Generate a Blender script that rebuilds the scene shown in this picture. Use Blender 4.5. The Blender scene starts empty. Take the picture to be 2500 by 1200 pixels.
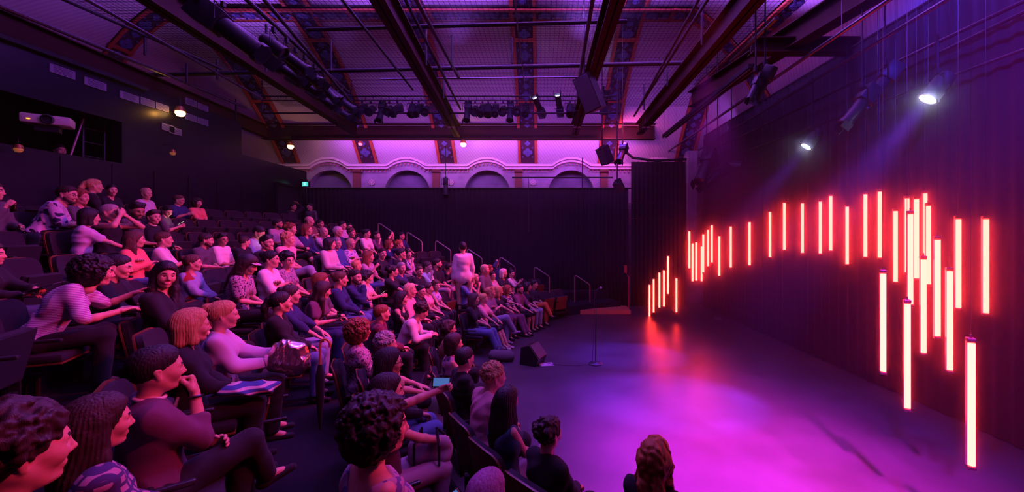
import bpy, bmesh, math, random
import numpy as np
from mathutils import Vector, Matrix, Euler
random.seed(7); np.random.seed(7)
C = bpy.context.scene.collection
PI = math.pi
# ---------------------------------------------------------------- camera
HC = 2.75                      # eye height above the stage floor
PX0, PY0, FL = 1320.0, 571.0, 1000.0   # vanishing point and focal length in picture units
cam = bpy.data.cameras.new('camera'); camo = bpy.data.objects.new('camera', cam); C.objects.link(camo)
camo.location = (0, 0, HC); camo.rotation_euler = (PI/2, 0, 0)
cam.sensor_width = 36; cam.lens = FL/2500*36
cam.shift_x = (1250-PX0)/2500; cam.shift_y = (PY0-600)/2500
cam.clip_start = .05; cam.clip_end = 80
sc = bpy.context.scene; sc.camera = camo
sc.view_settings.view_transform = 'Standard'; sc.view_settings.look = 'None'
sc.view_settings.gamma = 1; sc.view_settings.use_curve_mapping = False
sc.view_settings.exposure = 0.0
sc.cycles.adaptive_threshold = .02; sc.cycles.max_bounces = 4; sc.cycles.diffuse_bounces = 2; sc.cycles.glossy_bounces = 2
sc.cycles.transmission_bounces = 3; sc.cycles.volume_bounces = 0; sc.cycles.transparent_max_bounces = 6
sc.cycles.use_denoising = True; sc.cycles.use_light_tree = True
sc.cycles.caustics_reflective = False; sc.cycles.caustics_refractive = False
sc.cycles.sample_clamp_indirect = 3.0
# ---------------------------------------------------------------- world: a black box theatre, no daylight
w = bpy.data.worlds.new('world'); sc.world = w; w.use_nodes = True
w.node_tree.nodes['Background'].inputs[0].default_value = (.05, .01, .09, 1)
w.node_tree.nodes['Background'].inputs[1].default_value = .02
# ---------------------------------------------------------------- stage and house lights
def look_rot(d):
    return Vector(d).to_track_quat('-Z', 'Y').to_euler()
def spot(loc, aim, col, watt, deg, blend=.5, size=.06, vis=False):
    l = bpy.data.lights.new('spot', 'SPOT'); l.color = col; l.energy = watt
    l.spot_size = math.radians(deg); l.spot_blend = blend; l.shadow_soft_size = size
    o = bpy.data.objects.new('spot_light', l); C.objects.link(o); o.location = loc
    o.rotation_euler = look_rot(Vector(aim)-Vector(loc)); return o
BLUE = (.18, .04, 1.0); VIOLET = (.36, .10, 1.0); MAGENTA = (.85, .06, .75); WARM = (1.0, .42, .08)
# blue-violet parcans over the stage, aimed down into the floor
STAGE_PARS = [((5.55, 5.95, 4.62), (2.3, 6.8, 0), BLUE, 10000, 28), ((5.5, 8.6, 4.5), (2.1, 9.3, 0), BLUE, 6000, 24)]
for p, a, c, e, d in STAGE_PARS: spot(p, a, c, e, d, .6, .1)
# unseen wash spots added over the stage front and the audience, without fixtures
spot((3.4, 3.4, 6.4), (3.0, 5.4, 0), (.30, .03, 1.0), 5200, 60, .9, .15)
spot((3.2, 1.4, 6.6), (2.7, 4.2, 0), (1.0, .02, .85), 24000, 42, 1., .15)
spot((3.6, 9.0, 6.3), (2.6, 6.2, 0), (.85, .02, 1.0), 3200, 46, 1., .15)
spot((2.4, 12.5, 6.3), (2.2, 8.8, 0), (.16, .03, 1.0), 1200, 56, .9, .15)
spot((3.9, 2.4, 6.5), (6.1, 4.9, 5.4), (.07, .04, 1.0), 4500, 60, .9, .1)
for y, e in ((1.8, 800), (6.4, 2200), (11.4, 2200)): spot((3.0, y, 6.2), (-4.2, y+.2, 1.8), (1.0, .032, .12), e*1.5, 56, .9, .2)  # added red key that backs up the tubes' red on the audience
for y, e in ((3.0, 330), (7.0, 850), (11.6, 900)): spot((.3, y, 6.2), (-4.2, y, 1.6), (.50, .12, 1.0), e*.8, 95, .9, .2)
# violet lamps that light the vaulted plaster ceiling from the top of the grid
UP = [((-4.6, 9.6, 7.15), (-4.4, 8.6, 9.4), 1200), ((-1.9, 9.4, 7.15), (-1.8, 8.2, 9.4), 4200), ((.9, 9.2, 7.15), (1.3, 8.0, 9.4), 9500), ((-8, 11, 7.0), (-8.4, 10, 9.2), 140), ((4.0, 8.6, 7.15), (4.4, 7.6, 9.2), 700)]
for p, a, e in UP: spot(p, a, (.36, .10, 1.0), e*2.8, 150, 1., .25)
def strip(loc, aim, col, watt, sx, sy):  # unseen area strips added to brighten the far wall and cove
    l = bpy.data.lights.new('strip', 'AREA'); l.shape = 'RECTANGLE'; l.size = sx; l.size_y = sy; l.color = col; l.energy = watt
    o = bpy.data.objects.new('added_strip_light', l); C.objects.link(o); o.location = loc; o.rotation_euler = look_rot(Vector(aim)-Vector(loc)); return o
strip((-2.2, 14.75, 6.0), (-2.2, 16.1, 5.75), (.62, .12, .95), 160, 11, .12)
strip((3.0, 14.6, 6.3), (3.6, 16.1, 6.2), (1.0, .10, .45), 30, 1.5, .12)
strip((.5, 13.4, 6.2), (.5, 14.9, 7.4), (.45, .10, 1.0), 60, 12, .12)
# ---------------------------------------------------------------- helpers
def P(px, py, s): return Vector(((px-PX0)/s, FL/s, HC-(py-PY0)/s))
def tag(o, label=None, cat=None, group=None, kind=None):
    if label: o['label'] = label
    if cat: o['category'] = cat
    if group: o['group'] = group
    if kind: o['kind'] = kind
    return o
def empty(name, loc=(0, 0, 0), rz=0, **k):
    o = bpy.data.objects.new(name, None); C.objects.link(o); o.location = loc; o.rotation_euler = (0, 0, rz)
    o.empty_display_size = .1; return tag(o, **k)
class MB:
    def __init__(s): s.v = []; s.f = []; s.m = []; s.cur = 0
    def add(s, vs, fs, M=None):
        b = len(s.v)
        for p in vs:
            p = Vector(p); s.v.append(M @ p if M else p)
        for f in fs: s.f.append([b+i for i in f]); s.m.append(s.cur)
        return s
    def box(s, c, d, M=None, bev=0):
        x, y, z = [e/2 for e in d]; T = Matrix.Translation(c)
        if M: T = M @ T
        if bev <= 0:
            vs = [(i*x, j*y, k*z) for i in (-1, 1) for j in (-1, 1) for k in (-1, 1)]
            return s.add(vs, [(0, 1, 3, 2), (4, 6, 7, 5), (0, 4, 5, 1), (2, 3, 7, 6), (0, 2, 6, 4), (1, 5, 7, 3)], T)
        bm = bmesh.new(); bmesh.ops.create_cube(bm, size=1)
        for v in bm.verts: v.co = (v.co.x*2*x, v.co.y*2*y, v.co.z*2*z)
        bmesh.ops.bevel(bm, geom=bm.edges[:], offset=bev, segments=2, affect='EDGES', profile=.5)
        bm.verts.index_update()
        s.add([v.co.copy() for v in bm.verts], [[v.index for v in f.verts] for f in bm.faces], T); bm.free(); return s
    def tube(s, pts, r, n=8, M=None, cap=True):
        pts = [Vector(p) for p in pts]; rs = r if isinstance(r, (list, tuple)) else [r]*len(pts)
        vs = []; fs = []; u = None
        for i, p in enumerate(pts):
            a = pts[max(i-1, 0)]; b = pts[min(i+1, len(pts)-1)]; t = (b-a)
            t = t.normalized() if t.length > 1e-9 else Vector((0, 0, 1))
            if u is None:
                u = t.orthogonal().normalized()
            else:
                u = (u-t*u.dot(t)); u = u.normalized() if u.length > 1e-6 else t.orthogonal().normalized()
            q = t.cross(u)
            for k in range(n):
                a_ = 2*PI*k/n; vs.append(p+(u*math.cos(a_)+q*math.sin(a_))*rs[i])
        for i in range(len(pts)-1):
            for k in range(n):
                fs.append((i*n+k, i*n+(k+1) % n, (i+1)*n+(k+1) % n, (i+1)*n+k))
        if cap: fs.append(tuple(range(n))[::-1]); fs.append(tuple((len(pts)-1)*n+k for k in range(n)))
        return s.add(vs, fs, M)
    def lathe(s, prof, n=24, M=None):
        vs = [(r*math.cos(2*PI*k/n), r*math.sin(2*PI*k/n), z) for r, z in prof for k in range(n)]
        fs = [(i*n+k, i*n+(k+1) % n, (i+1)*n+(k+1) % n, (i+1)*n+k) for i in range(len(prof)-1) for k in range(n)]
        fs.append(tuple(range(n))[::-1]); fs.append(tuple((len(prof)-1)*n+k for k in range(n)))
        return s.add(vs, fs, M)
    def prism(s, poly, h, M=None):
        n = len(poly); vs = [(x, y, -h/2) for x, y in poly]+[(x, y, h/2) for x, y in poly]
        fs = [tuple(range(n))[::-1], tuple(range(n, 2*n))]+[(k, (k+1) % n, n+(k+1) % n, n+k) for k in range(n)]
        return s.add(vs, fs, M)
    def build(s, name, mats, parent=None, smooth=False, loc=None, **k):
        me = bpy.data.meshes.new(name); me.from_pydata([tuple(p) for p in s.v], [], s.f)
        mats = mats if isinstance(mats, (list, tuple)) else [mats]
        for m in mats: me.materials.append(m)
        if len(mats) > 1: me.polygons.foreach_set('material_index', s.m)
        if smooth:
            me.polygons.foreach_set('use_smooth', [True]*len(me.polygons))
            try: me.set_sharp_from_angle(angle=math.radians(40))
            except Exception: pass
        o = bpy.data.objects.new(name, me); C.objects.link(o)
        if parent: o.parent = parent
        if loc: o.location = loc
        return tag(o, **k)
def Rz(a): return Matrix.Rotation(a, 4, 'Z')
def T(x, y, z): return Matrix.Translation((x, y, z))
def basis(origin, xd, up=(0, 0, 1)):
    x = Vector(xd).normalized(); y = Vector(up).cross(x)
    y = y.normalized() if y.length > 1e-5 else x.orthogonal().normalized(); z = x.cross(y)
    M = Matrix((x, y, z)).transposed().to_4x4(); M.translation = Vector(origin); return M
def copy_tree(o, parent=None):
    c = o.copy(); C.objects.link(c); c.parent = parent
    for ch in list(o.children): copy_tree(ch, c)
    return c
# ---------------------------------------------------------------- materials
MAT = {}
def mat(name, col, rough=.6, metal=0, emit=None, estr=1, spec=.5, coat=0, alpha=1, trans=0, sheen=0, noise=0, nscale=20, bump=0, bscale=60, col2=None, stretch=None):
    if name in MAT: return MAT[name]
    m = bpy.data.materials.new(name); MAT[name] = m; m.use_nodes = True; nt = m.node_tree; b = nt.nodes['Principled BSDF']
    b.inputs['Base Color'].default_value = (*col, 1); b.inputs['Roughness'].default_value = rough; b.inputs['Metallic'].default_value = metal
    b.inputs['Specular IOR Level'].default_value = spec; b.inputs['Coat Weight'].default_value = coat
    b.inputs['Alpha'].default_value = alpha; b.inputs['Transmission Weight'].default_value = trans
    b.inputs['Sheen Weight'].default_value = sheen
    if emit: b.inputs['Emission Color'].default_value = (*emit, 1); b.inputs['Emission Strength'].default_value = estr
    if noise or bump:
        tc = nt.nodes.new('ShaderNodeTexCoord'); mp = nt.nodes.new('ShaderNodeMapping'); nt.links.new(tc.outputs['Object'], mp.inputs[0])
        if stretch: mp.inputs['Scale'].default_value = stretch
    if noise:
        n = nt.nodes.new('ShaderNodeTexNoise'); n.inputs['Scale'].default_value = nscale; n.inputs['Detail'].default_value = 4
        nt.links.new(mp.outputs[0], n.inputs['Vector'])
        r = nt.nodes.new('ShaderNodeMix'); r.data_type = 'RGBA'
        c2 = col2 or tuple(max(0, c*(1-noise)) for c in col)
        r.inputs['A'].default_value = (*col, 1); r.inputs['B'].default_value = (*c2, 1)
        cr = nt.nodes.new('ShaderNodeMapRange'); cr.inputs[1].default_value = .35; cr.inputs[2].default_value = .65
        nt.links.new(n.outputs[0], cr.inputs[0]); nt.links.new(cr.outputs[0], r.inputs['Factor']); nt.links.new(r.outputs['Result'], b.inputs['Base Color'])
    if bump:
        n2 = nt.nodes.new('ShaderNodeTexNoise'); n2.inputs['Scale'].default_value = bscale; nt.links.new(mp.outputs[0], n2.inputs['Vector'])
        bp = nt.nodes.new('ShaderNodeBump'); bp.inputs['Strength'].default_value = bump; bp.inputs['Distance'].default_value = .01
        nt.links.new(n2.outputs[0], bp.inputs['Height']); nt.links.new(bp.outputs[0], b.inputs['Normal'])
    return m
BLACK = mat('black_paint', (.012, .012, .014), .45)
STEEL = mat('dark_steel', (.010, .009, .011), .6, .0, spec=.2)
STEEL2 = mat('grey_steel', (.10, .09, .11), .35, .8); PIPE = mat('pipe_steel', (.05, .04, .05), .24, .7)
MATTE = mat('matte_black', (.01, .01, .012), .8, spec=.2)
DRAPE = mat('black_drape', (.008, .006, .009), .9, sheen=.04, bump=.3, bscale=120, spec=.15)
FLOORM = mat('stage_floor', (.06, .052, .065), .38, noise=.35, nscale=1.2, spec=.6, bump=.06, bscale=40)
CARPET = mat('riser_carpet', (.008, .006, .009), .95, spec=.1)
WOOD = mat('seat_wood', (.15, .05, .02), .45, noise=.5, nscale=7, stretch=(6, 6, .6))
PLASTER = mat('plaster', (.62, .56, .58), .85)
REDTRIM = mat('red_ochre_trim', (.42, .085, .03), .7)
TUBE_E = mat('tube_diffuser', (.04, .03, .02), .5, spec=.1, emit=(1, .030, .0215), estr=32)
HOUSING = mat('tube_housing', (.5, .5, .52), .35, .7)
# ---------------------------------------------------------------- setting
DFAR = 16.1; XR = 6.15; XL = -9.2
MB().box((-1.5, 7.5, -.05), (18, 19.5, .1)).build('floor', FLOORM, kind='structure')
SPR = 5.4; XVL = -13.4; XVR = 6.9
def cove(d, H=4.1, L=9.0, p=3.0):
    d = max(0.0, min(d, L)); return H*(1-(1-d/L)**p)
def vault(X, Y):
    return SPR+min(cove(DFAR+.1-Y), cove(XVR-X, 4.1, 4.6, 2.6), cove(X-XVL, 4.1, 4.6, 2.6))
def plaster_mat():
    m = mat('vault_plaster', (.66, .60, .63), .85); nt = m.node_tree; b = nt.nodes['Principled BSDF']
    tc = nt.nodes.new('ShaderNodeTexCoord'); mp = nt.nodes.new('ShaderNodeMapping'); mp.inputs['Rotation'].default_value = (0, 0, .78)
    wv = nt.nodes.new('ShaderNodeTexWave'); wv.inputs['Scale'].default_value = 4.0; wv.inputs['Distortion'].default_value = .4
    nt.links.new(tc.outputs['Object'], mp.inputs[0]); nt.links.new(mp.outputs[0], wv.inputs['Vector'])
    r = nt.nodes.new('ShaderNodeMix'); r.data_type = 'RGBA'; r.inputs['A'].default_value = (.56, .50, .54, 1); r.inputs['B'].default_value = (.68, .62, .65, 1)
    nt.links.new(wv.outputs['Fac'], r.inputs['Factor']); nt.links.new(r.outputs['Result'], b.inputs['Base Color'])
    bp = nt.nodes.new('ShaderNodeBump'); bp.inputs['Strength'].default_value = .12; bp.inputs['Distance'].default_value = .01
    nt.links.new(wv.outputs['Fac'], bp.inputs['Height']); nt.links.new(bp.outputs[0], b.inputs['Normal']); return m
m = MB(); nx, ny = 100, 90
for j in range(ny+1):
    Y = -2.9+(DFAR+3.0)*(1-(1-j/ny)**1.5)
    for i in range(nx+1):
        X = XVL+(XVR-XVL)*i/nx; m.v.append(Vector((X, Y, vault(X, Y))))
for j in range(ny):
    for i in range(nx):
        a = j*(nx+1)+i; m.f.append([a, a+nx+1, a+nx+2, a+1]); m.m.append(0)
m.build('ceiling', plaster_mat(), smooth=True, kind='structure')
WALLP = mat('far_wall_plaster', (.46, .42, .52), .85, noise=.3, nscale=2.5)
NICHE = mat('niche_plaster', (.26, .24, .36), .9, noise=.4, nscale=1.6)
BROWN = mat('brown_pilaster', (.22, .09, .06), .8)
CREAM = mat('cream_cornice', (.78, .68, .70), .7)
# ornamental ribs and band of the vault: ochre edges, dark panel, raised quatrefoils
RIBX = [-12.9, -9.8, -6.75, -3.65, -.5, 2.6, 5.6]
PANEL = mat('rib_panel', (.05, .015, .03), .8); QUAT = mat('quatrefoil_paint', (.10, .11, .26), .7)
def band(name, path, width, side):
    """path: centre points under the vault; side: unit vector across"""
    m = MB(); S = Vector(side)
    for cur, u0, u1, dz in ((0, -.5, .5, .03), (1, -.5, -.36, .08), (1, .36, .5, .08)):
        m.cur = cur
        for i in range(len(path)-1):
            a, b = path[i], path[i+1]; q = []
            for p in (a, b):
                q += [p+S*u0*width+Vector((0, 0, -dz)), p+S*u1*width+Vector((0, 0, -dz)), p+S*u1*width+Vector((0, 0, .02)), p+S*u0*width+Vector((0, 0, .02))]
            m.add(q, [(0, 4, 5, 1), (0, 3, 7, 4), (1, 5, 6, 2)])
    L = 0; nxt = .5; m.cur = 2; kq = 0
    for i in range(len(path)-1):
        a, b = path[i], path[i+1]; d = (b-a).length
        while L+d > nxt:
            p = a.lerp(b, (nxt-L)/d)+Vector((0, 0, -.05)); t = (b-a).normalized(); n = t.cross(S).normalized()
            M_ = Matrix((t, S, n)).transposed().to_4x4(); M_.translation = p
            r = .105 if kq % 2 == 0 else .06
            for ang in range(4):
                c = (r*.95*math.cos(ang*PI/2), r*.95*math.sin(ang*PI/2))
                m.prism([(c[0]+r*.78*math.cos(2*PI*k/12), c[1]+r*.78*math.sin(2*PI*k/12)) for k in range(12)], .04+.002*ang, M_)
            if kq % 2 == 0:
                for sx in (-1, 1):
                    for sy in (-1, 1): m.prism([(sx*.2+.03*math.cos(2*PI*k/8), sy*.19+.03*math.sin(2*PI*k/8)) for k in range(8)], .05, M_)
            nxt += .38; kq += 1
            if kq % 6 == 0:
                m.cur = 1; m.box((.19, 0, .0), (.10, .66, .07), M_); m.cur = 2
        L += d
    m.build(name, [PANEL, REDTRIM, QUAT], kind='structure')
for i, X in enumerate(RIBX):
    yy = [DFAR-.02-(DFAR+1.5)*(k/70)**1.4 for k in range(71)]
    band('trim_%d' % (i+1), [Vector((X, y, vault(X, y)-.01)) for y in yy], .74, (1, 0, 0))
for j, Y in enumerate((11.6, 5.2)):
    xx = [XVL+.2+(XVR-XVL-.4)*k/110 for k in range(111)]
    band('trim_%d' % (j+8), [Vector((x, Y, vault(x, Y)-.03)) for x in xx], .62, (0, 1, 0))
# far wall with blind arches under a cornice that rises over each arch
ARCH = [-8.3, -5.25, -2.1, 1.2, 4.6]; AR = .9; AZ = 4.36
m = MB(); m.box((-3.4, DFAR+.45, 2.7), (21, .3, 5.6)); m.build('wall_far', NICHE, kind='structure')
m = MB(); xs = [XVL]+[(ARCH[i]+ARCH[i+1])/2 for i in range(4)]+[XVR+.2]
Yf = DFAR; n = 24
for i, xc in enumerate(ARCH):
    xa, xb = xs[i], xs[i+1]; arc = [(xc-AR*math.cos(PI*k/n), AZ+AR*math.sin(PI*k/n)) for k in range(n+1)]
    out = [(xa+(xb-xa)*k/n, SPR+.25) for k in range(n+1)]
    for k in range(n):
        m.add([(arc[k][0], Yf, arc[k][1]), (arc[k+1][0], Yf, arc[k+1][1]), (out[k+1][0], Yf, out[k+1][1]), (out[k][0], Yf, out[k][1])], [(0, 1, 2, 3)])
        m.add([(arc[k][0], Yf, arc[k][1]), (arc[k+1][0], Yf, arc[k+1][1]), (arc[k+1][0], Yf+.32, arc[k+1][1]), (arc[k][0], Yf+.32, arc[k][1])], [(3, 2, 1, 0)])
    m.add([(xa, Yf, 0), (xc-AR, Yf, 0), (xc-AR, Yf, AZ), (xa, Yf, SPR+.25)], [(0, 1, 2, 3)]); m.add([(xc+AR, Yf, 0), (xb, Yf, 0), (xb, Yf, SPR+.25), (xc+AR, Yf, AZ)], [(0, 1, 2, 3)])
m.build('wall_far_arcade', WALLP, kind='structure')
def wave(x):
    best = 0
    for xc in ARCH:
        d = abs(x-xc); R = AR+.22
        if d < R: best = max(best, math.sqrt(R*R-d*d)-(R-.28) if math.sqrt(R*R-d*d) > R-.28 else 0)
    return best
m = MB(); pr = [(-.02, .0), (-.10, .03), (-.10, .10), (-.17, .13), (-.17, .20), (-.02, .26)]; xx = [XVL+.1+(19.9)*k/260 for k in range(261)]
for k in range(260):
    a, b = xx[k], xx[k+1]; za, zb = SPR-.14+wave(a), SPR-.14+wave(b)
    for q in range(len(pr)-1):
        (y0, z0), (y1, z1) = pr[q], pr[q+1]
        m.add([(a, Yf+y0, za+z0), (b, Yf+y0, zb+z0), (b, Yf+y1, zb+z1), (a, Yf+y1, za+z1)], [(0, 1, 2, 3)])
    if k % 2 == 0: m.cur = 1; m.box(((a+b)/2, Yf-.06, (za+zb)/2-.05), (.035, .09, .07)); m.cur = 0
m.build('trim_10', [CREAM, mat('dentil_rose', (.55, .2, .22), .7)], smooth=False, kind='structure')
for i in range(4):
    x = xs[i+1]-.42; m = MB(); m.box((x, Yf-.05, 4.7), (.28, .12, 1.15)); m.box((x, Yf-.07, 5.2), (.34, .16, .12), bev=.02); m.build('pilaster', BROWN, kind='structure')
    m = MB(); M_ = T(xs[i+1]+.15, Yf-.02, 4.78) @ Matrix.Rotation(PI/2, 4, 'X')
    for a in range(8): m.prism([(.09*math.cos(a*PI/4)+.035*math.cos(2*PI*k/8), .09*math.sin(a*PI/4)+.035*math.sin(2*PI*k/8)) for k in range(8)], .04+.001*a, M_)
    m.prism([(.05*math.cos(2*PI*k/12), .05*math.sin(2*PI*k/12)) for k in range(12)], .06, M_)
    m.build('plaster_rosette', CREAM, label='small plaster rosette on the far wall, '+['between the two leftmost arches', 'between the second and third arches', 'between the third and fourth arches', 'beside the rightmost arch'][i], cat='ornament', group='plaster rosettes between the arches')
m = MB(); m.box((5.75, DFAR-.35, 4.2), (.38, .5, 3.4)); m.build('column', WALLP, kind='structure')
# side walls
DWALL = mat('dark_panelled_wall', (.006, .005, .012), .34, spec=.35, noise=.4, nscale=1.5)
m = MB(); m.box((XL-.1, 3.0, 2.15), (.2, 12, 4.3)); m.box((XL-.1, 3.0, 5.68), (.2, 12, .95)); m.box((XL-.1, 10.8, 3.08), (.2, 3.6, 6.16)); m.box((XL-.1, 14.35, 2.6), (.2, 3.5, 5.2)); m.box((XL-.1, 5, 4.8), (.2, .12, .9))
for k in range(12): m.box((XL+.006, 5+k*.95, 2.6), (.012, .025, 3.3))
m.build('wall_left', DWALL, kind='structure')
m = MB(); m.box((-11.3, 5, 4.6), (.1, 9, 3.1)); m.box((-10.2, 5, 3.22), (2.2, 9, .08)); m.box((-10.2, 5, 6.1), (2.2, 9, .08)); m.box((-10.3, 9.4, 5.1), (2, .1, 1.9)); m.build('wall_booth', MATTE, kind='structure')
MB().box((XVL-.1, 7, 4), (.2, 19, 8)).build('wall_outer_left', MATTE, kind='structure')
MB().box((XVR+.15, 7, 3), (.2, 19, 6.4)).build('wall_right', MATTE, kind='structure')
MB().box((-3.4, -3.05, 4.7), (21, .2, 9.6)).build('wall_near', MATTE, kind='structure')
# door and exit sign by the top of the far aisle
m = MB(); m.box((XL+.02, 14.9, 3.35), (.04, 1.3, 2.3)); m.box((XL+.05, 14.25, 3.35), (.08, .07, 2.36)); m.box((XL+.05, 15.55, 3.35), (.08, .07, 2.36)); m.box((XL+.05, 14.9, 4.52), (.08, 1.37, .07)); m.build('door_1', MATTE, kind='structure')
r = empty('exit_sign', (XL+.35, 15.35, 4.62), label='small green lit exit sign above the doorway by the far curtain', cat='sign')
m = MB(); m.box((0, 0, 0), (.42, .05, .22), bev=.01); m.box((-.1, 0, .16), (.36, .03, .03)); m.box((.1, 0, .14), (.02, .02, .08)); m.build('case', STEEL, r)
m = MB(); m.box((.04, -.028, 0), (.22, .008, .16)); m.build('lit_panel', mat('exit_green', (.05, .4, .35), .4, emit=(.02, .75, .62), estr=.9), r)
m = MB(); Y_ = -.034
m.box((-.01, Y_, 0), (.012, .006, .12)); m.box((.035, Y_, .054), (.09, .006, .012)); m.box((.078, Y_, 0), (.012, .006, .12))
m.tube([(.03, Y_, .03), (.03, Y_, .0), (.012, Y_, -.045)], .008, 5); m.tube([(.03, Y_, .0), (.055, Y_, -.045)], .008, 5); m.tube([(.005, Y_, .005), (.03, Y_, .022), (.06, Y_, .01)], .006, 5); m.box((.032, Y_, .045), (.018, .006, .014))
m.build('running_figure_symbol', mat('exit_white', (.8, .9, .9), .4, emit=(.5, 1, .95), estr=1), r)
# drapes
def drape(name, a, b, z0, z1, amp=.05, pitch=.16, **k):
    a = Vector(a); b = Vector(b); d = (b-a); L = d.length; t = d.normalized(); nrm = Vector((-t.y, t.x)); n = int(L/pitch*6); m = MB(); rnd = random.Random(int(L*100))
    off = [amp*math.sin(2*PI*i/6+.6*math.sin(i*.13))*(.6+.4*math.sin(i*.031+1)) for i in range(n+1)]
    zs = [z0, z0+(z1-z0)*.33, z0+(z1-z0)*.8, z1]
    for j, z in enumerate(zs):
        for i in range(n+1):
            p = a+t*(L*i/n)+nrm*off[i]*(1, .95, .8, .55)[j]; m.v.append(Vector((p.x, p.y, z)))
    for j in range(3):
        for i in range(n): q = j*(n+1)+i; m.f.append([q, q+1, q+n+2, q+n+1]); m.m.append(0)
    o = m.build(name, DRAPE, smooth=True, **k); so = o.modifiers.new('thick', 'SOLIDIFY'); so.thickness = .006; return o
drape('black_curtain', (XL+.25, DFAR-.42), (3.35, DFAR-.42), 0.02, 4.5, label='long black pleated curtain along the far wall under the arches', cat='curtain')
drape('black_curtain', (3.45, DFAR-.5), (5.5, DFAR-.5), 0.02, 5.5, label='taller black curtain panel in the far corner behind the hanging loudspeaker', cat='curtain')
drape('stage_drape', (XR, 1.6), (XR, DFAR-.6), 0.02, 6.4, .07, .24, label='high black stage drape behind the red light tubes', cat='curtain')
m = MB(); m.tube([(XL+.25, DFAR-.42, 4.5), (5.5, DFAR-.42, 4.5)], .03, 8); m.build('curtain_rail', STEEL, label='dark pipe along the top of the far black curtain', cat='rail')
m = MB(); m.tube([(XR, 1.5, 6.43), (XR, DFAR-.5, 6.43)], .03, 8); m.build('curtain_rail', STEEL, label='dark pipe along the top of the high stage drape', cat='rail')
# haze: thin in the hall, a denser stage box added for tube halos and beams
def haze(name, comps, ctr, size, label):
    hz = bpy.data.materials.new(name); hz.use_nodes = True; nt = hz.node_tree; nt.nodes.clear()
    ou = nt.nodes.new('ShaderNodeOutputMaterial'); ad = nt.nodes.new('ShaderNodeAddShader')
    for i, (dn, an) in enumerate(comps):
        vs = nt.nodes.new('ShaderNodeVolumeScatter'); vs.inputs['Density'].default_value = dn; vs.inputs['Anisotropy'].default_value = an; vs.inputs['Color'].default_value = (1, 1, 1, 1); nt.links.new(vs.outputs[0], ad.inputs[i])
    nt.links.new(ad.outputs[0], ou.inputs['Volume'])
    MB().box(ctr, size).build('haze', hz, label=label, cat='haze', kind='stuff')
haze('hall_haze', ((.0004, .1), (.0016, .86)), (-3.2, 6.5, 4.6), (20.6, 18.9, 9.0), 'thin theatre haze hanging in the air of the whole hall')
haze('stage_haze', ((.0018, .2), (.05, .975)), (4.55, 8.6, 2.6), (2.8, 13.0, 4.9), 'denser haze added to give the red light tubes halos over the stage')
# ---------------------------------------------------------------- the hanging red light tubes
TUBES = [(1586,694,774),(1596,680,762.5),(1610,664,751),(1621,658.5,748),(1631,624,717.5),(1651.5,678,762),(1683,563,655),(1691,593,686.6),(1700,590,685),
(1717,571,665),(1713,600,686.6),(1728.6,560,650),(1738,548.5,641),(1756,575,673.7),(1784,552,653),(1830,541,647.5),(1880,516,628),(1914.6,494,610.5),(1959,495,618),
(2002.5,490.6,619.4),(2028,477,612),(2068,503,645.6),(2112.5,472.5,628),(2147.5,466,630),(2186,513,689),(2214,482,665.6),(2222,520,744),(2237,484,681),
(2258,470,650),(2266,500,695),(2254,630,862.5),(2288,582,822),(2318,658,905),(2339,532,753),(2406,532,766),(2155.6,664,908),(2214.5,737.5,997.5),(2370,832,1137.5)]
TL = 1.1
def make_tube():
    r = empty('light_tube')
    m = MB(); m.box((.0, .012, TL/2), (.056, .05, TL+.02), bev=.006); m.build('housing', HOUSING, r)
    m = MB(); n = 10; pr = [(.026*math.cos(PI+PI*k/n), -.012+.02*math.sin(PI+PI*k/n)) for k in range(n+1)]
    m.prism(pr, TL-.03, T(0, 0, TL/2)); m.build('diffuser', TUBE_E, r, label='glowing red-orange diffuser')
    m = MB(); m.box((0, .004, TL+.012), (.06, .066, .035), bev=.008); m.tube([(0, 0, TL+.02), (0, 0, TL+.06)], .008); m.build('end_cap', BLACK, r)
    m = MB(); m.box((0, .004, -.008), (.06, .066, .03), bev=.008); m.build('end_cap', BLACK, r)
    return r
ORD = 'first second third fourth fifth sixth seventh eighth ninth tenth eleventh twelfth thirteenth fourteenth fifteenth sixteenth seventeenth eighteenth nineteenth twentieth'.split()
def ordn(i):
    if i < 20: return ORD[i]
    if i < 29: return 'twenty-'+ORD[i-20]
    if i == 29: return 'thirtieth'
    return 'thirty-'+ORD[i-30]
t0 = make_tube()
for i, (x, y0, y1) in enumerate(sorted(TUBES)):
    s = (y1-y0)/TL; o = t0 if i == 0 else copy_tree(t0)
    p = P(x, y1, s); p.x = min(p.x, XR-.28); o.location = p
    o.rotation_euler = (0, 0, math.radians(-28))
    h = ' hanging low near the stage floor' if y1 > 690 else ' hanging high before the black drapes'
    if i in (5,): h = ' standing apart, low on the far side'
    tag(o, 'red glowing light tube, %s from the left,%s' % (ordn(i), h), 'light tube', 'red light tubes hung in an arc over the stage')
    tp = vault(p.x, p.y)-p.z
    MB().tube([(0, 0, TL+.055), (0, 0, tp+.01)], .002, 4).build('hanging_wire', BLACK, o)
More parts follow.
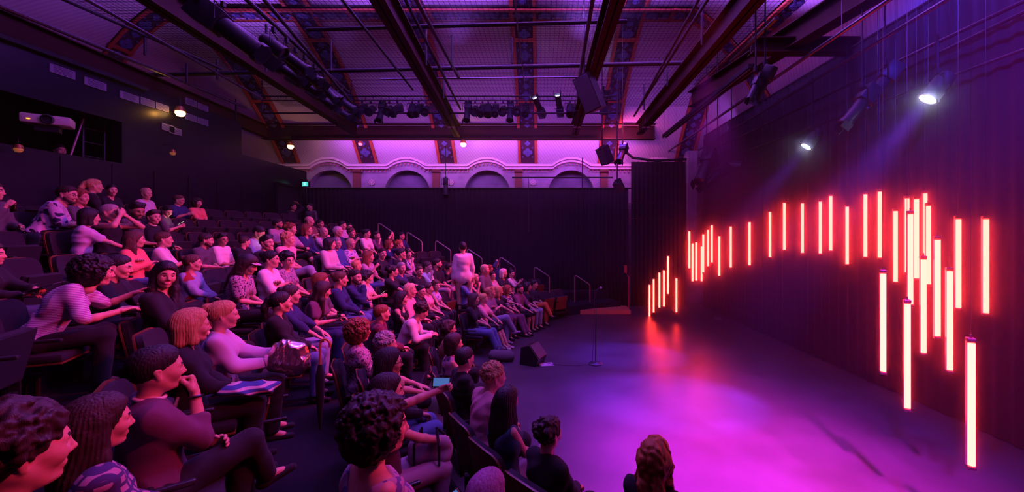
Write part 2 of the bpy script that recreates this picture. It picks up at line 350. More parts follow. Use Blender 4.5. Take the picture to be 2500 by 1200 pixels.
# ---------------------------------------------------------------- implicit surfaces (smooth unions of round cones) meshed with surface nets
def _smin(a, b, k):
    if k <= 0: return np.minimum(a, b)
    h = np.maximum(k-np.abs(a-b), 0)/k
    return np.minimum(a, b)-h*h*k*.25
def rcone(P_, a, b, r1, r2, flat=None):
    """distance to a round cone; flat=(direction, factor) makes it thinner along direction"""
    a = np.asarray(a, dtype=np.float32); b = np.asarray(b, dtype=np.float32)
    q = P_-a; ab = b-a; sc_ = 1.0
    if flat is not None:
        n = np.asarray(flat[0], dtype=np.float32); n = n/np.linalg.norm(n); f = flat[1]
        q = q+((1/f-1)*(q@n))[..., None]*n; ab = ab+(1/f-1)*(ab@n)*n; sc_ = f if f < 1 else 1.0
    L = float(ab@ab)
    t = np.clip((q@ab)/L, 0, 1) if L > 1e-10 else np.zeros(q.shape[:-1], dtype=np.float32)
    d = np.linalg.norm(q-t[..., None]*ab, axis=-1)-(r1+(r2-r1)*t)
    return d*sc_
class SDF:
    def __init__(s): s.p = []
    def c(s, a, b, r1, r2=None, tag_=0, k=.03, flat=None, sub=False):
        s.p.append((tuple(a), tuple(b), r1, r1 if r2 is None else r2, tag_, k, flat, sub)); return s
    def sph(s, a, r, tag_=0, k=.03, flat=None, sub=False): return s.c(a, a, r, r, tag_, k, flat, sub)
    def mesh(s, h, noise=None, tags=False):
        lo = np.full(3, 1e9); hi = -lo
        for a, b, r1, r2, t, k, fl, sub in s.p:
            if sub: continue
            R = max(r1, r2)*(max(1, fl[1]) if fl else 1)+k*.3
            lo = np.minimum(lo, np.minimum(a, b)-R); hi = np.maximum(hi, np.maximum(a, b)+R)
        lo -= 2.5*h; hi += 2.5*h
        n = np.ceil((hi-lo)/h).astype(int)+1
        ax = [np.float32(lo[i])+np.float32(h)*np.arange(n[i], dtype=np.float32) for i in range(3)]
        F = np.full(n, 1.0, dtype=np.float32)
        for a, b, r1, r2, t, k, fl, sub in s.p:
            R = max(r1, r2)*(max(1, fl[1]) if fl else 1)+k+3*h
            l = np.minimum(a, b)-R; u = np.maximum(a, b)+R
            i0 = np.maximum(((l-lo)/h).astype(int), 0); i1 = np.minimum(((u-lo)/h).astype(int)+2, n)
            if (i1 <= i0).any(): continue
            sl = tuple(slice(i0[i], i1[i]) for i in range(3))
            G = np.stack(np.meshgrid(*[ax[i][sl[i]] for i in range(3)], indexing='ij'), -1)
            d = rcone(G, a, b, r1, r2, fl)
            F[sl] = -_smin(-F[sl], d, k) if sub else _smin(F[sl], d, k)
        if noise is not None:
            near = np.abs(F) < 3*h+.03
            ii = np.nonzero(near); pts = np.stack([ax[i][ii[i]] for i in range(3)], -1)
            F[near] += noise(pts)
        S = F < 0
        # cells with a sign change
        c = np.zeros(tuple(n-1), dtype=np.int8)
        for dx in (0, 1):
            for dy in (0, 1):
                for dz in (0, 1): c += S[dx:n[0]-1+dx, dy:n[1]-1+dy, dz:n[2]-1+dz]
        act = (c > 0) & (c < 8); idx = np.full(act.shape, -1, dtype=np.int64); ci = np.nonzero(act); N = len(ci[0])
        idx[ci] = np.arange(N); ci = np.stack(ci, -1)
        acc = np.zeros((N, 3)); cnt = np.zeros(N)
        corners = [(x, y, z) for x in (0, 1) for y in (0, 1) for z in (0, 1)]
        for A in corners:
            for ax_ in range(3):
                if A[ax_]: continue
                B = list(A); B[ax_] = 1
                fa = F[ci[:, 0]+A[0], ci[:, 1]+A[1], ci[:, 2]+A[2]]; fb = F[ci[:, 0]+B[0], ci[:, 1]+B[1], ci[:, 2]+B[2]]
                m = (fa < 0) != (fb < 0); t = np.zeros(N); t[m] = fa[m]/(fa[m]-fb[m])
                p = np.tile(np.array(A, float), (N, 1)); p[:, ax_] = t
                acc[m] += p[m]; cnt[m] += 1
        V = (ci+acc/np.maximum(cnt, 1)[:, None])*h+lo
        Q = []
        for ax_ in range(3):
            sa = [slice(None)]*3; sb = [slice(None)]*3; sa[ax_] = slice(0, -1); sb[ax_] = slice(1, None)
            a_ = S[tuple(sa)]; b_ = S[tuple(sb)]; e = np.stack(np.nonzero(a_ != b_), -1)
            u, v = (ax_+1) % 3, (ax_+2) % 3
            ok = (e[:, u] > 0) & (e[:, v] > 0) & (e[:, u] < n[u]-1) & (e[:, v] < n[v]-1); e = e[ok]
            def at(du, dv):
                x = e.copy(); x[:, u] += du; x[:, v] += dv; return idx[x[:, 0], x[:, 1], x[:, 2]]
            q = np.stack([at(-1, -1), at(0, -1), at(0, 0), at(-1, 0)], -1)
            fl_ = ~a_[e[:, 0], e[:, 1], e[:, 2]]; q[fl_] = q[fl_][:, ::-1]; Q.append(q)
        Q = np.concatenate(Q); Q = Q[(Q >= 0).all(1)]
        # one gentle relaxation
        if len(Q):
            sm = np.zeros_like(V); cn = np.zeros(len(V))
            for i in range(4):
                np.add.at(sm, Q[:, i], V[Q[:, (i+1) % 4]]+V[Q[:, (i+3) % 4]]); np.add.at(cn, Q[:, i], 2)
            V = V*.6+.4*sm/np.maximum(cn, 1)[:, None]
        tg = None
        if tags:
            ctr = V[Q].mean(1).astype(np.float32); best = np.full(len(Q), 9., dtype=np.float32); tg = np.zeros(len(Q), dtype=np.int32)
            for a, b, r1, r2, t, k, fl, sub in s.p:
                if sub: continue
                d = rcone(ctr, a, b, r1, r2, fl); m = d < best; best[m] = d[m]; tg[m] = t
        return V, Q, tg
def folds(amp, fr=9., seed=0):
    """cloth creases: warped sines"""
    r = np.random.RandomState(seed); A = r.normal(size=(4, 3)); A /= np.linalg.norm(A, axis=1)[:, None]; ph = r.rand(4)*6
    def f(p):
        w_ = np.sin(p@A[0]*fr*.8+ph[0])*1.2+np.sin(p@A[1]*fr*1.1+ph[1])*1.2
        return (amp*(np.abs(np.sin(p@A[2]*fr*1.3+w_+ph[2]))-1.3+.4*np.sin(p@A[3]*fr*2.6+2*w_+ph[3]))).astype(np.float32)
    return f
def strands(amp, fr, seed=0, curl=0.):
    r = np.random.RandomState(seed)
    def f(p):
        th = np.arctan2(p[:, 1], p[:, 0]-.0); z = p[:, 2]
        if curl > 0:
            q = p*fr*1.6
            return (amp*(np.sin(q[:, 0]+2*np.sin(q[:, 1]*.7))*np.sin(q[:, 1]+2*np.sin(q[:, 2]*.6))*np.sin(q[:, 2]+1.3*np.sin(q[:, 0]))*1.6)).astype(np.float32)
        return (amp*(np.sin(th*fr+3*np.sin(z*14+seed))+.5*np.sin(th*fr*2.3+z*30))).astype(np.float32)
    return f
def np_obj(name, parts, mats, parent=None, smooth=True, **k):
    """parts: list of (V, Q, material index array or int) joined in one mesh"""
    vs = []; qs = []; ms = []; b = 0
    for V, Q, g in parts:
        vs.append(V); qs.append(Q+b); ms.append(np.full(len(Q), g, dtype=np.int32) if np.isscalar(g) else g); b += len(V)
    V = np.concatenate(vs); Q = np.concatenate(qs); G = np.concatenate(ms)
    me = bpy.data.meshes.new(name); me.vertices.add(len(V)); me.vertices.foreach_set('co', V.astype(np.float32).ravel())
    me.loops.add(len(Q)*4); me.loops.foreach_set('vertex_index', Q.astype(np.int32).ravel())
    me.polygons.add(len(Q)); me.polygons.foreach_set('loop_start', np.arange(0, len(Q)*4, 4, dtype=np.int32))
    me.polygons.foreach_set('material_index', G); me.polygons.foreach_set('use_smooth', np.ones(len(Q), dtype=bool))
    for m in (mats if isinstance(mats, (list, tuple)) else [mats]): me.materials.append(m)
    me.update(calc_edges=True)
    o = bpy.data.objects.new(name, me); C.objects.link(o)
    if parent: o.parent = parent
    return tag(o, **k)
def xf(V, M):
    A = np.array(M)[:3]; return V@A[:, :3].T+A[:, 3]
# ---------------------------------------------------------------- head, hair and hand shapes (made once, placed many times)
CACHE = {}
def head_shape(h, g='m', smile=False):
    key = ('head', h, g, smile)
    if key in CACHE: return CACHE[key]
    s = SDF(); w = 1.0 if g == 'm' else .95
    s.sph((-.018, 0, .035), .098, k=.03, flat=((0, 1, 0), .80*w))            # cranium
    s.sph((.022, 0, .03), .080, k=.03, flat=((0, 1, 0), .84*w))
    s.c((.045, 0, -.01), (.058, 0, -.088), .056, .026, k=.04, flat=((0, 1, 0), 1.05*w))  # face to chin
    for y in (-1, 1):
        s.c((-.005, y*.052*w, -.035), (.045, y*.024*w, -.085), .022, .018 if g == 'm' else .014, k=.03)   # jaw
        s.sph((.072, y*.036, -.022), .02, k=.03)                             # cheek
        s.c((.092, y*.012, .033), (.082, y*.045, .031), .009, .008, k=.018)   # brow ridge
        s.c((.103, y*.022, .009), (.097, y*.040, .009), .0085, k=.010, sub=True)        # eye socket
        s.c((.0885, y*.020, .0165), (.0855, y*.043, .0145), .0042, k=.006)              # upper lid
        s.c((.0875, y*.022, .0015), (.0845, y*.041, .0025), .0036, k=.006)              # lower lid
        s.c((.0985, y*.016, .034), (.090, y*.046, .034), .0030, .0018, tag_=3, k=.006)   # brow
        s.c((-.016, y*.083*w, .014), (-.006, y*.080*w, -.024), .018, .010, k=.004, flat=((0, 1, 0), .5))     # ear
        s.c((-.006, y*.094*w, .012), (-.002, y*.092*w, -.01), .009, .006, k=.004, sub=True)
        s.sph((.106, y*.012, -.028), .0085, k=.010)                          # nostril wing
    s.c((.098, 0, .018), (.120, 0, -.020), .0080, .0115, k=.014)              # nose
    if smile:
        for y in (-1, 1): s.c((.0985, y*.004, -.0555), (.089, y*.025, -.048), .0040, .0028, tag_=2, k=.005); s.c((.096, y*.004, -.0665), (.089, y*.023, -.050), .0045, .0028, tag_=2, k=.005); s.sph((.077, y*.034, -.03), .019, k=.02)
        s.c((.0965, -.014, -.058), (.0965, .014, -.058), .0045, tag_=4, k=.002)
    else: s.c((.0965, -.015, -.0535), (.0965, .015, -.0535), .0042, tag_=2, k=.008)    # lips
    if not smile: s.c((.094, -.011, -.0615), (.094, .011, -.0615), .0048, tag_=2, k=.008)
    s.sph((.082, 0, -.09), .018, k=.02); s.c((.086, -.01, -.058), (.086, .01, -.058), .013, k=.02)
    s.c((-.02, 0, -.05), (-.03, 0, -.15), .052, .05, k=.04)                  # neck
    V, Q, t = s.mesh(h, tags=True)
    for y in (-1, 1):                                                        # eyeballs
        n, m_ = 10, 8; ev = []; eq = []; et = []
        for i in range(m_+1):
            for j in range(n):
                a = PI*i/m_; b = 2*PI*j/n; ev.append((.0835+.0128*math.cos(a), y*.031+.0128*math.sin(a)*math.cos(b), .0085+.0128*math.sin(a)*math.sin(b)))
        for i in range(m_):
            for j in range(n): eq.append((i*n+j, i*n+(j+1) % n, (i+1)*n+(j+1) % n, (i+1)*n+j)); et.append(1 if i < 2 else 4)
        V, Q, t = np.concatenate([V, np.array(ev)]), np.concatenate([Q, np.array(eq)+len(V)]), np.concatenate([t, np.array(et, dtype=np.int32)])
    CACHE[key] = (V, Q, t); return CACHE[key]
def hair_shape(style, h):
    key = ('hair', style, h)
    if key in CACHE: return CACHE[key]
    s = SDF(); seed = sum(map(ord, style)); rnd = random.Random(seed); no = strands(.0022, 46, seed)
    def cap(r=.112, up=.045, back=-.03):
        s.sph((back, 0, up), r, k=.02, flat=((0, 1, 0), .84)); s.sph((back+.045, 0, up+.018), r*.84, k=.02, flat=((0, 1, 0), .86))
    def face(z=-.0, x=.165, r=.112):
        s.c((x, -.035, z), (x, .035, z), r, k=.012, sub=True); s.c((.125, -.05, -.03), (.125, .05, -.03), .064, k=.01, sub=True)
        s.sph((.085, 0, -.06), .07, k=.012, sub=True)
    def ears():
        for y in (-1, 1): s.sph((-.006, y*.114, -.016), .040, k=.008, sub=True); s.c((.055, y*.11, -.03), (.06, y*.11, -.06), .05, k=.012, sub=True)
    def under(): s.c((.005, -.12, -.125), (.005, .12, -.125), .055, k=.02, sub=True); s.sph((.05, 0, -.1), .07, k=.02, sub=True)
    if style == 'short': cap(.1035, .043); face(); under(); ears(); no = strands(.0022, 52, seed)
    elif style == 'buzz': cap(.1015, .040, -.022); face(); under(); ears(); no = None
    elif style == 'quiff': cap(.1035, .043); s.c((.03, -.04, .12), (.05, .05, .125), .034, .026, k=.03); face(); under(); ears(); no = strands(.0025, 44, seed)
    elif style == 'bald':
        s.c((-.085, -.03, -.01), (-.085, .03, -.01), .032, k=.03)
        for y in (-1, 1): s.c((-.06, y*.055, .01), (.0, y*.072, .02), .02, .012, k=.03)
    elif style == 'curly':
        for i in range(150):
            a = rnd.uniform(0, 2*PI); e = rnd.uniform(-.25, 1.5); r = .115
            p = (-.03+r*math.cos(a)*math.cos(e), r*.9*math.sin(a)*math.cos(e), .045+r*math.sin(e))
            s.sph(p, rnd.uniform(.014, .024), k=.01)
        cap(.11); face(-.01, .172); no = strands(.006, 60, seed, 1)
    elif style == 'shortcurly':
        for i in range(50):
            a = rnd.uniform(0, 2*PI); e = rnd.uniform(.0, 1.5); r = .1
            p = (-.025+r*math.cos(a)*math.cos(e), r*.86*math.sin(a)*math.cos(e), .05+r*math.sin(e))
            s.sph(p, rnd.uniform(.016, .024), k=.008)
        cap(.104); face(); under(); ears(); no = strands(.005, 80, seed, 1)
    elif style == 'bigcurly':
        for i in range(260):
            a = rnd.uniform(.75, 2*PI-.75); e = rnd.uniform(-.95, 1.5); r = rnd.uniform(.128, .143)
            p = (-.04+r*math.cos(a)*math.cos(e), r*.95*math.sin(a)*math.cos(e), .03+r*math.sin(e)*.95)
            s.sph(p, rnd.uniform(.012, .020), k=.010)
        cap(.128, .04, -.035); s.sph((-.05, 0, -.03), .115, k=.03); face(-.01, .18, .12); no = strands(.005, 70, seed, 1)
    elif style == 'bob':
        cap(.112)
        for y in (-1, 1): s.c((-.015, y*.078, .03), (-.0, y*.085, -.095), .035, .036, k=.03, flat=((0, 1, 0), .7))
        s.c((-.075, -.04, .0), (-.075, -.045, -.10), .05, .045, k=.03); s.c((-.075, .04, .0), (-.075, .045, -.10), .05, .045, k=.03)
        face()
    elif style == 'long':
        cap(.112)
        for y in (-1, 1):
            s.c((-.02, y*.075, .03), (-.01, y*.088, -.13), .038, .034, k=.03, flat=((0, 1, 0), .7))
            s.c((-.01, y*.088, -.13), (.02, y*.095, -.27), .034, .018, k=.03)
            s.c((-.075, y*.04, .0), (-.10, y*.055, -.20), .05, .05, k=.04, flat=((1, 0, 0), .8))
            s.c((-.10, y*.055, -.20), (-.12, y*.06, -.34), .05, .028, k=.04, flat=((1, 0, 0), .6))
            s.c((-.05, y*.075, -.05), (-.06, y*.09, -.27), .045, .03, k=.04, flat=((0, 1, 0), .7))
        s.c((-.09, 0, -.02), (-.115, 0, -.33), .06, .045, k=.05, flat=((1, 0, 0), .6))
        face()
    elif style == 'longfront':
        cap(.112)
        for y in (-1, 1):
            s.c((-.02, y*.075, .03), (.0, y*.09, -.13), .04, .04, k=.03, flat=((0, 1, 0), .8))
            s.c((.0, y*.09, -.13), (.075, y*.09, -.34), .042, .022, k=.03)
            s.c((-.075, y*.04, .0), (-.10, y*.06, -.26), .055, .04, k=.04, flat=((1, 0, 0), .8))
        face(-.01, .17)
    elif style == 'wavy':
        cap(.115)
        for y in (-1, 1):
            for j in range(7):
                z = .03-j*.045; s.sph((-.02+.012*math.sin(j*1.9), y*(.085+.014*math.sin(j*2.3)), z), .038-.002*j, k=.02)
                s.sph((-.08-.006*j+.01*math.sin(j*1.3), y*(.042+.01*math.cos(j*2)), z-.02), .052-.003*j, k=.03)
        face(); no = strands(.006, 34, seed, 1)
    elif style == 'bun':
        cap(.104); s.sph((-.12, 0, .085), .045, k=.015); face(); under(); ears()
    elif style == 'topbun':
        cap(.105); s.sph((-.055, 0, .165), .045, k=.015); face(); under(); ears()
    elif style == 'updo':
        cap(.108)
        for i in range(26):
            a = rnd.uniform(0, 2*PI); e = rnd.uniform(-.2, 1.4); r = .07
            s.sph((-.075+r*math.cos(a)*math.cos(e), r*math.sin(a)*math.cos(e), .065+r*math.sin(e)), rnd.uniform(.02, .035), k=.012)
        face(); under(); ears(); no = strands(.006, 50, seed, 1)
    elif style == 'pony':
        cap(.104); s.sph((-.12, 0, .06), .03, k=.01); s.c((-.13, 0, .055), (-.165, 0, -.04), .034, .038, k=.02); s.c((-.165, 0, -.04), (-.15, 0, -.2), .038, .014, k=.03)
        face(); under(); ears()
    V, Q, t = s.mesh(h, noise=no); CACHE[key] = (V, Q); return CACHE[key]
def hand_shape(pose, h):
    """wrist at the origin, fingers along +x, back of the hand +z, thumb on +y"""
    key = ('hand', pose, h)
    if key in CACHE: return CACHE[key]
    s = SDF(); curl = {'relax': (.35, .5, .4), 'flat': (.12, .15, .1), 'grip': (.8, 1.2, .8), 'fist': (1.3, 1.5, .9)}[pose]
    s.c((-.03, 0, 0), (.02, 0, 0), .026, .027, k=.02, flat=((0, 0, 1), .72))
    for j, (y, L, x0) in enumerate(((.030, .074, .088), (.010, .082, .092), (-.010, .077, .089), (-.029, .060, .080))):
        s.c((.015, y*.55, 0), (x0, y, .002), .018, .0125, k=.014, flat=((0, 0, 1), .8))
        p = Vector((x0, y, .002)); a = 0; r = .0098 if j < 3 else .0085
        for q, (fr, cu) in enumerate(zip((.45, .31, .24), curl)):
            a += cu; sp = (j-1.5)*-.05*(1-q*.3); d = Vector((math.cos(a), sp if False else (.06*(1.5-j) if q == 0 else 0), -math.sin(a))).normalized(); e = p+d*L*fr
            s.c(p, e, r, r*.92, k=.004); s.sph(p, r*1.1, k=.004); p = e; r *= .92
    ta = {'relax': .5, 'flat': .75, 'grip': .25, 'fist': .1}[pose]
    b = Vector((.02, .026, -.006)); m1 = b+Vector((math.cos(ta)*.035, math.sin(ta)*.035, -.014 if pose != 'flat' else -.004)); m2 = m1+Vector((.026, .006 if pose != 'flat' else .016, -.016 if pose in ('grip', 'fist') else -.006)); m3 = m2+Vector((.022, -.004 if pose != 'flat' else .004, -.008))
    s.c(b, m1, .0155, .0125, k=.014); s.c(m1, m2, .0118, .0105, k=.004); s.c(m2, m3, .0108, .0085, k=.004)
    CACHE[key] = s.mesh(h)[:2]; return CACHE[key]
# ---------------------------------------------------------------- people
SKIN = {}
def skin(i):
    cols = [(.62, .36, .27), (.70, .43, .33), (.50, .28, .19), (.30, .16, .10), (.42, .23, .15)]
    return mat('skin_%d' % i, cols[i], .5, spec=.4, noise=.12, nscale=30)
EYE = mat('eye', (.03, .02, .015), .12); WHITE_EYE = mat('eye_white', (.62, .58, .56), .25); LIP = mat('lip', (.5, .16, .14), .4)
HAIRC = {'black': (.012, .009, .009), 'dark': (.03, .015, .01), 'brown': (.09, .04, .02), 'auburn': (.20, .055, .02), 'ginger': (.42, .13, .035),
         'blond': (.55, .33, .14), 'fair': (.70, .50, .30), 'grey': (.38, .34, .34), 'white': (.75, .70, .68), 'darkgrey': (.12, .11, .11), 'purple': (.3, .16, .34)}
def hairm(c):
    n = 'hair_'+c
    if n in MAT: return MAT[n]
    col = HAIRC[c]; return mat(n, col, .6, spec=.28, noise=.4, nscale=26, stretch=(3, 3, .35), bump=.25, bscale=110)
CLOTH = {'white': (.78, .76, .80), 'lilac': (.55, .48, .72), 'pink': (.72, .36, .44), 'salmon': (.68, .25, .22), 'red': (.45, .06, .05), 'coral': (.75, .22, .17), 'grey': (.30, .28, .30),
         'lightgrey': (.52, .50, .54), 'dgrey': (.085, .075, .085), 'black': (.014, .012, .014), 'navy': (.022, .028, .085), 'blue': (.05, .09, .28), 'denim': (.10, .15, .32), 'ldenim': (.26, .32, .50),
         'brown': (.14, .075, .05), 'khaki': (.36, .25, .15), 'olive': (.10, .10, .06), 'teal': (.035, .10, .12), 'cream': (.68, .60, .52), 'orange': (.55, .16, .05), 'maroon': (.14, .025, .04), 'plum': (.12, .05, .09), 'mauve': (.38, .27, .36)}
def clothm(c, pat=None):
    n = 'cloth_'+c+('_'+pat if pat else '')
    if n in MAT: return MAT[n]
    m = mat(n, CLOTH[c], .85, sheen=.04, spec=.15, bump=.12, bscale=260)
    if pat:
        nt = m.node_tree; b = nt.nodes['Principled BSDF']; tc = nt.nodes.new('ShaderNodeTexCoord'); mx = nt.nodes.new('ShaderNodeMix'); mx.data_type = 'RGBA'
        mx.inputs['A'].default_value = (*CLOTH[c], 1); dk = {'leaf': (.03, .03, .08), 'stripe': (.6, .55, .6), 'finestripe': (.25, .15, .3), 'plaid': (.05, .04, .12), 'speck': (.03, .02, .03), 'floral': (.12, .08, .25), 'blotch': (.25, .02, .02)}[pat]
        mx.inputs['B'].default_value = (*dk, 1)
        if pat in ('leaf', 'speck', 'floral', 'blotch'):
            t = nt.nodes.new('ShaderNodeTexNoise'); t.inputs['Scale'].default_value = {'leaf': 13, 'speck': 45, 'floral': 26, 'blotch': 5}[pat]; t.inputs['Detail'].default_value = 1
            r = nt.nodes.new('ShaderNodeMapRange'); r.inputs[1].default_value = .56; r.inputs[2].default_value = .6
            nt.links.new(tc.outputs['Object'], t.inputs['Vector']); nt.links.new(t.outputs[0], r.inputs[0]); nt.links.new(r.outputs[0], mx.inputs['Factor'])
        else:
            def wv(d, s):
                t = nt.nodes.new('ShaderNodeTexWave'); t.bands_direction = d; t.inputs['Scale'].default_value = s; nt.links.new(tc.outputs['Object'], t.inputs['Vector'])
                r = nt.nodes.new('ShaderNodeMapRange'); r.inputs[1].default_value = .62; r.inputs[2].default_value = .72; nt.links.new(t.outputs['Fac'], r.inputs[0]); return r
            a = wv('Z', {'stripe': 9, 'finestripe': 22, 'plaid': 7}[pat]); out = a
            if pat == 'plaid':
                b2 = wv('Y', 7); ad = nt.nodes.new('ShaderNodeMath'); ad.operation = 'MAXIMUM'; nt.links.new(a.outputs[0], ad.inputs[0]); nt.links.new(b2.outputs[0], ad.inputs[1]); out = ad
            nt.links.new(out.outputs[0], mx.inputs['Factor'])
        nt.links.new(mx.outputs['Result'], b.inputs['Base Color'])
    return m
def ik(a, t, l1, l2, pole):
    a = Vector(a); t = Vector(t); d = t-a; L = min(d.length, (l1+l2)*.995); L = max(L, abs(l1-l2)*1.05); u = d.normalized(); t = a+u*L
    c = (l1*l1+L*L-l2*l2)/(2*L); h = math.sqrt(max(l1*l1-c*c, 0)); p = Vector(pole); p = p-u*p.dot(u); p = p.normalized() if p.length > 1e-4 else u.orthogonal()
    return a+u*c+p*h, t
SL, LL = .43, .42
# hand targets in body space (x forward, y to the person's left, z up; pelvis at z .52), left then right, with hand poses
def arm_targets(pose, kn, tw):
    L = {'lap': ((.30, .05, .66), (.32, -.04, .67), 'relax', 'relax'), 'knees': ((.40, .13, .65), (.40, -.13, .65), 'flat', 'flat'),
         'cross': ((.16, -.04, .86), (.20, .03, .83), 'relax', 'relax'), 'chin': ((.27, .05, .68), (.19, -.03, 1.04), 'relax', 'fist'),
         'chinl': ((.19, .03, 1.04), (.27, -.05, .68), 'fist', 'relax'), 'phone': ((.36, .06, .82), (.36, -.05, .83), 'grip', 'grip'),
         'hold': ((.40, .0, .80), (.34, -.06, .74), 'grip', 'relax'), 'clap': ((.32, .03, .95), (.32, -.03, .95), 'flat', 'flat'),
         'drink': ((.30, .08, .68), (.26, -.06, .98), 'relax', 'grip'), 'face': ((.20, .07, 1.16), (.23, -.06, 1.18), 'relax', 'relax'),
         'brow': ((.28, .07, .70), (.15, -.08, 1.26), 'relax', 'relax'), 'lean': ((.46, .10, .72), (.46, -.06, .72), 'relax', 'relax'),
         'reach': ((.58, .18, .86), (.50, -.15, .74), 'flat', 'relax'), 'side': ((.10, .34, .62), (.32, -.06, .67), 'flat', 'relax'),
         'raise': ((.45, .30, 1.12), (.30, -.08, .7), 'relax', 'relax'), 'up': ((.05, .22, 1.75), (.1, -.3, .72), 'relax', 'relax'), 'hang': ((.06, .24, .42), (.06, -.24, .42), 'relax', 'relax'),
         'photo': ((.50, .05, 1.10), (.46, -.08, .72), 'grip', 'grip')}[pose]
    return L
def make_person(loc, face, look, pitch=0., g='f', hair='short', hc='dark', top='black', pat=None, sleeve=.45, legs='black', bare=0., pose='lap', lean=0., roll=0.,
                sk=0, scale=1., glasses=False, beard=False, cap=None, legpose='sit', girth=1., label='', group=None, lod=1, stand=False, shoe='black', neck=.0, tilt=0., logo=None, twist=0., dress=False, earring=False, watch=False):
    h = {0: .0085, 1: .013, 2: .019}[lod]; hh = {0: .0042, 1: .0058, 2: .0085}[lod]; hn = {0: .0036, 1: .006, 2: .009}[lod]
    root = empty('person', loc, face); root.scale = (scale,)*3; tag(root, label, 'person', group)
    wd = 1.0 if g == 'm' else .88; G = girth*wd; seed = int(abs(loc[0]*131+loc[1]*977)) % 9999
    hipz = .52 if not stand else .93
    ln = math.radians(lean+(6 if not stand else 1)); tw = math.radians(twist)
    up = Vector((math.sin(ln)-(.14 if not stand else 0), math.sin(math.radians(roll)), math.cos(ln))).normalized()
    lat = Vector((-math.sin(tw), math.cos(tw), 0)); lat = (lat-up*lat.dot(up)).normalized(); fw = lat.cross(up)
    pel = Vector((0, 0, hipz)); waist = pel+up*.17; chest = pel+up*.36; sh = pel+up*.475; nb = pel+up*.525; hd = pel+up*.672+fw*(.045+neck)
    SW = .165 if g == 'm' else .145; SW *= (1+(girth-1)*.4)
    SHL = [sh+lat*SW*y for y in (1, -1)]
    B = SDF(); TP = SDF(); BT = SDF()
    # legs
    shoes = []; lp = {'sit': [((.42, .10), (.40, .10)), ((.42, -.10), (.40, -.10))], 'crossed': [((.43, .07), (.42, .07)), ((.46, -.02), (.60, .12))], 'splay': [((.41, .22), (.44, .20)), ((.41, -.22), (.44, -.20))],
                      'out': [((.43, .09), (.62, .08)), ((.43, -.09), (.60, -.05))], 'tuck': [((.42, .08), (.24, .08)), ((.42, -.08), (.22, -.07))]}[legpose]
    for i, y in enumerate((1, -1)):
        hip = pel+Vector((0, y*.085*G, -.01))
        if stand: knee = Vector((.03, y*.10, .50)); ank = Vector((-.01, y*.11, .09)); tip = ank+Vector((.15, y*.02, -.055))
        else:
            (kx, ky), (ax_, ay) = lp[i]; kz = .53; az_ = .09
            if legpose == 'crossed' and i == 1: kz = .64; az_ = .30
            if legpose == 'out': kz = .50
            knee = Vector((kx, ky, kz)); ank = Vector((ax_, ay, az_)); tip = ank+Vector((.15, y*.02 if legpose != 'crossed' else -.02, -.055 if az_ < .2 else .0))
        legs_r = (.088*G, .058, .055, .036)
        ba = knee.lerp(ank, .0)
        B.c(hip, knee, .075*G, .052, k=.03); B.c(knee, knee.lerp(ank, .35), .050, .054, k=.02); B.c(knee.lerp(ank, .35), ank, .052, .034, k=.02)
        if bare < 1:
            e = 2*(1-bare)           # bare 0: to the ankle, .5: shorts to the knee
            if e >= 1: BT.c(hip, knee, .094*G, .072, k=.04); BT.c(knee, knee.lerp(ank, min(e-1, .93)), .070, .070-.012*min(e-1, 1), k=.03)
            else: BT.c(hip, hip.lerp(knee, e), .096*G, .082, k=.04)
        B.c(ank, ank+(tip-ank)*.6, .032, .026, k=.02)
        S_ = SDF(); S_.c(ank+Vector((-.035, 0, -.045)), tip, .036, .030, k=.02, flat=((0, 0, 1), .9)); S_.c(ank+Vector((-.01, 0, 0)), ank+Vector((-.015, 0, -.03)), .038, .044, k=.02); shoes.append(S_)
    BT.c(pel+lat*.055*G, pel-lat*.055*G, .128*G, k=.05, flat=((1, 0, 0), .86)); B.c(pel+lat*.06*G, pel-lat*.06*G, .115*G, k=.05, flat=((1, 0, 0), .86))
    # torso
    for S_, r in ((B, 0), (TP, .014)):
        S_.c(pel+up*.06+fw*.01, waist, .118*G*(1+(girth-1)*.5)+r, .112*G+r, k=.06, flat=(tuple(fw), .86))
        S_.c(waist, chest, .115*G+r, .122*G+r, k=.06, flat=(tuple(fw), .80))
        S_.c(chest+lat*.065*wd, chest-lat*.065*wd, .105+r, k=.06, flat=(tuple(fw), .86))
        S_.c(sh+lat*(SW-.05)-up*.03, sh-lat*(SW-.05)-up*.03, .06+r, k=.05)
        for y in (1, -1):
            S_.c(nb+lat*y*.025-up*.01, sh+lat*y*(SW-.04), .036+r*.6, .045+r*.6, k=.03)
            if g == 'f': S_.sph(chest+fw*.075+lat*y*.06+up*.0, .058+r, k=.04)
    if stand: TP.c(pel+lat*.065*G-up*.05, pel-lat*.065*G-up*.05, .145*G, k=.05, flat=(tuple(fw), .84))
    if dress or bare < .2: TP.c(pel+lat*.05*G, pel-lat*.05*G, .137*G, k=.05, flat=((1, 0, 0), .88))
    B.c(nb-up*.02, hd-up*.07-fw*.03, .054 if g == 'm' else .046, .05 if g == 'm' else .044, k=.03)
    TP.c(nb+up*.035+fw*.035, hd-up*.02+fw*.05, .058 if g == 'm' else .066, .07, k=.02, sub=True)
    if g == 'f': TP.sph(nb-up*.01+fw*.085, .055, k=.02, sub=True)
    if sleeve < -.5: TP.c(nb+up*.06, nb-up*.02, .14, k=.02, sub=True)
    # arms
    tl, tr, pl, pr = arm_targets(pose, None, None); hands = []
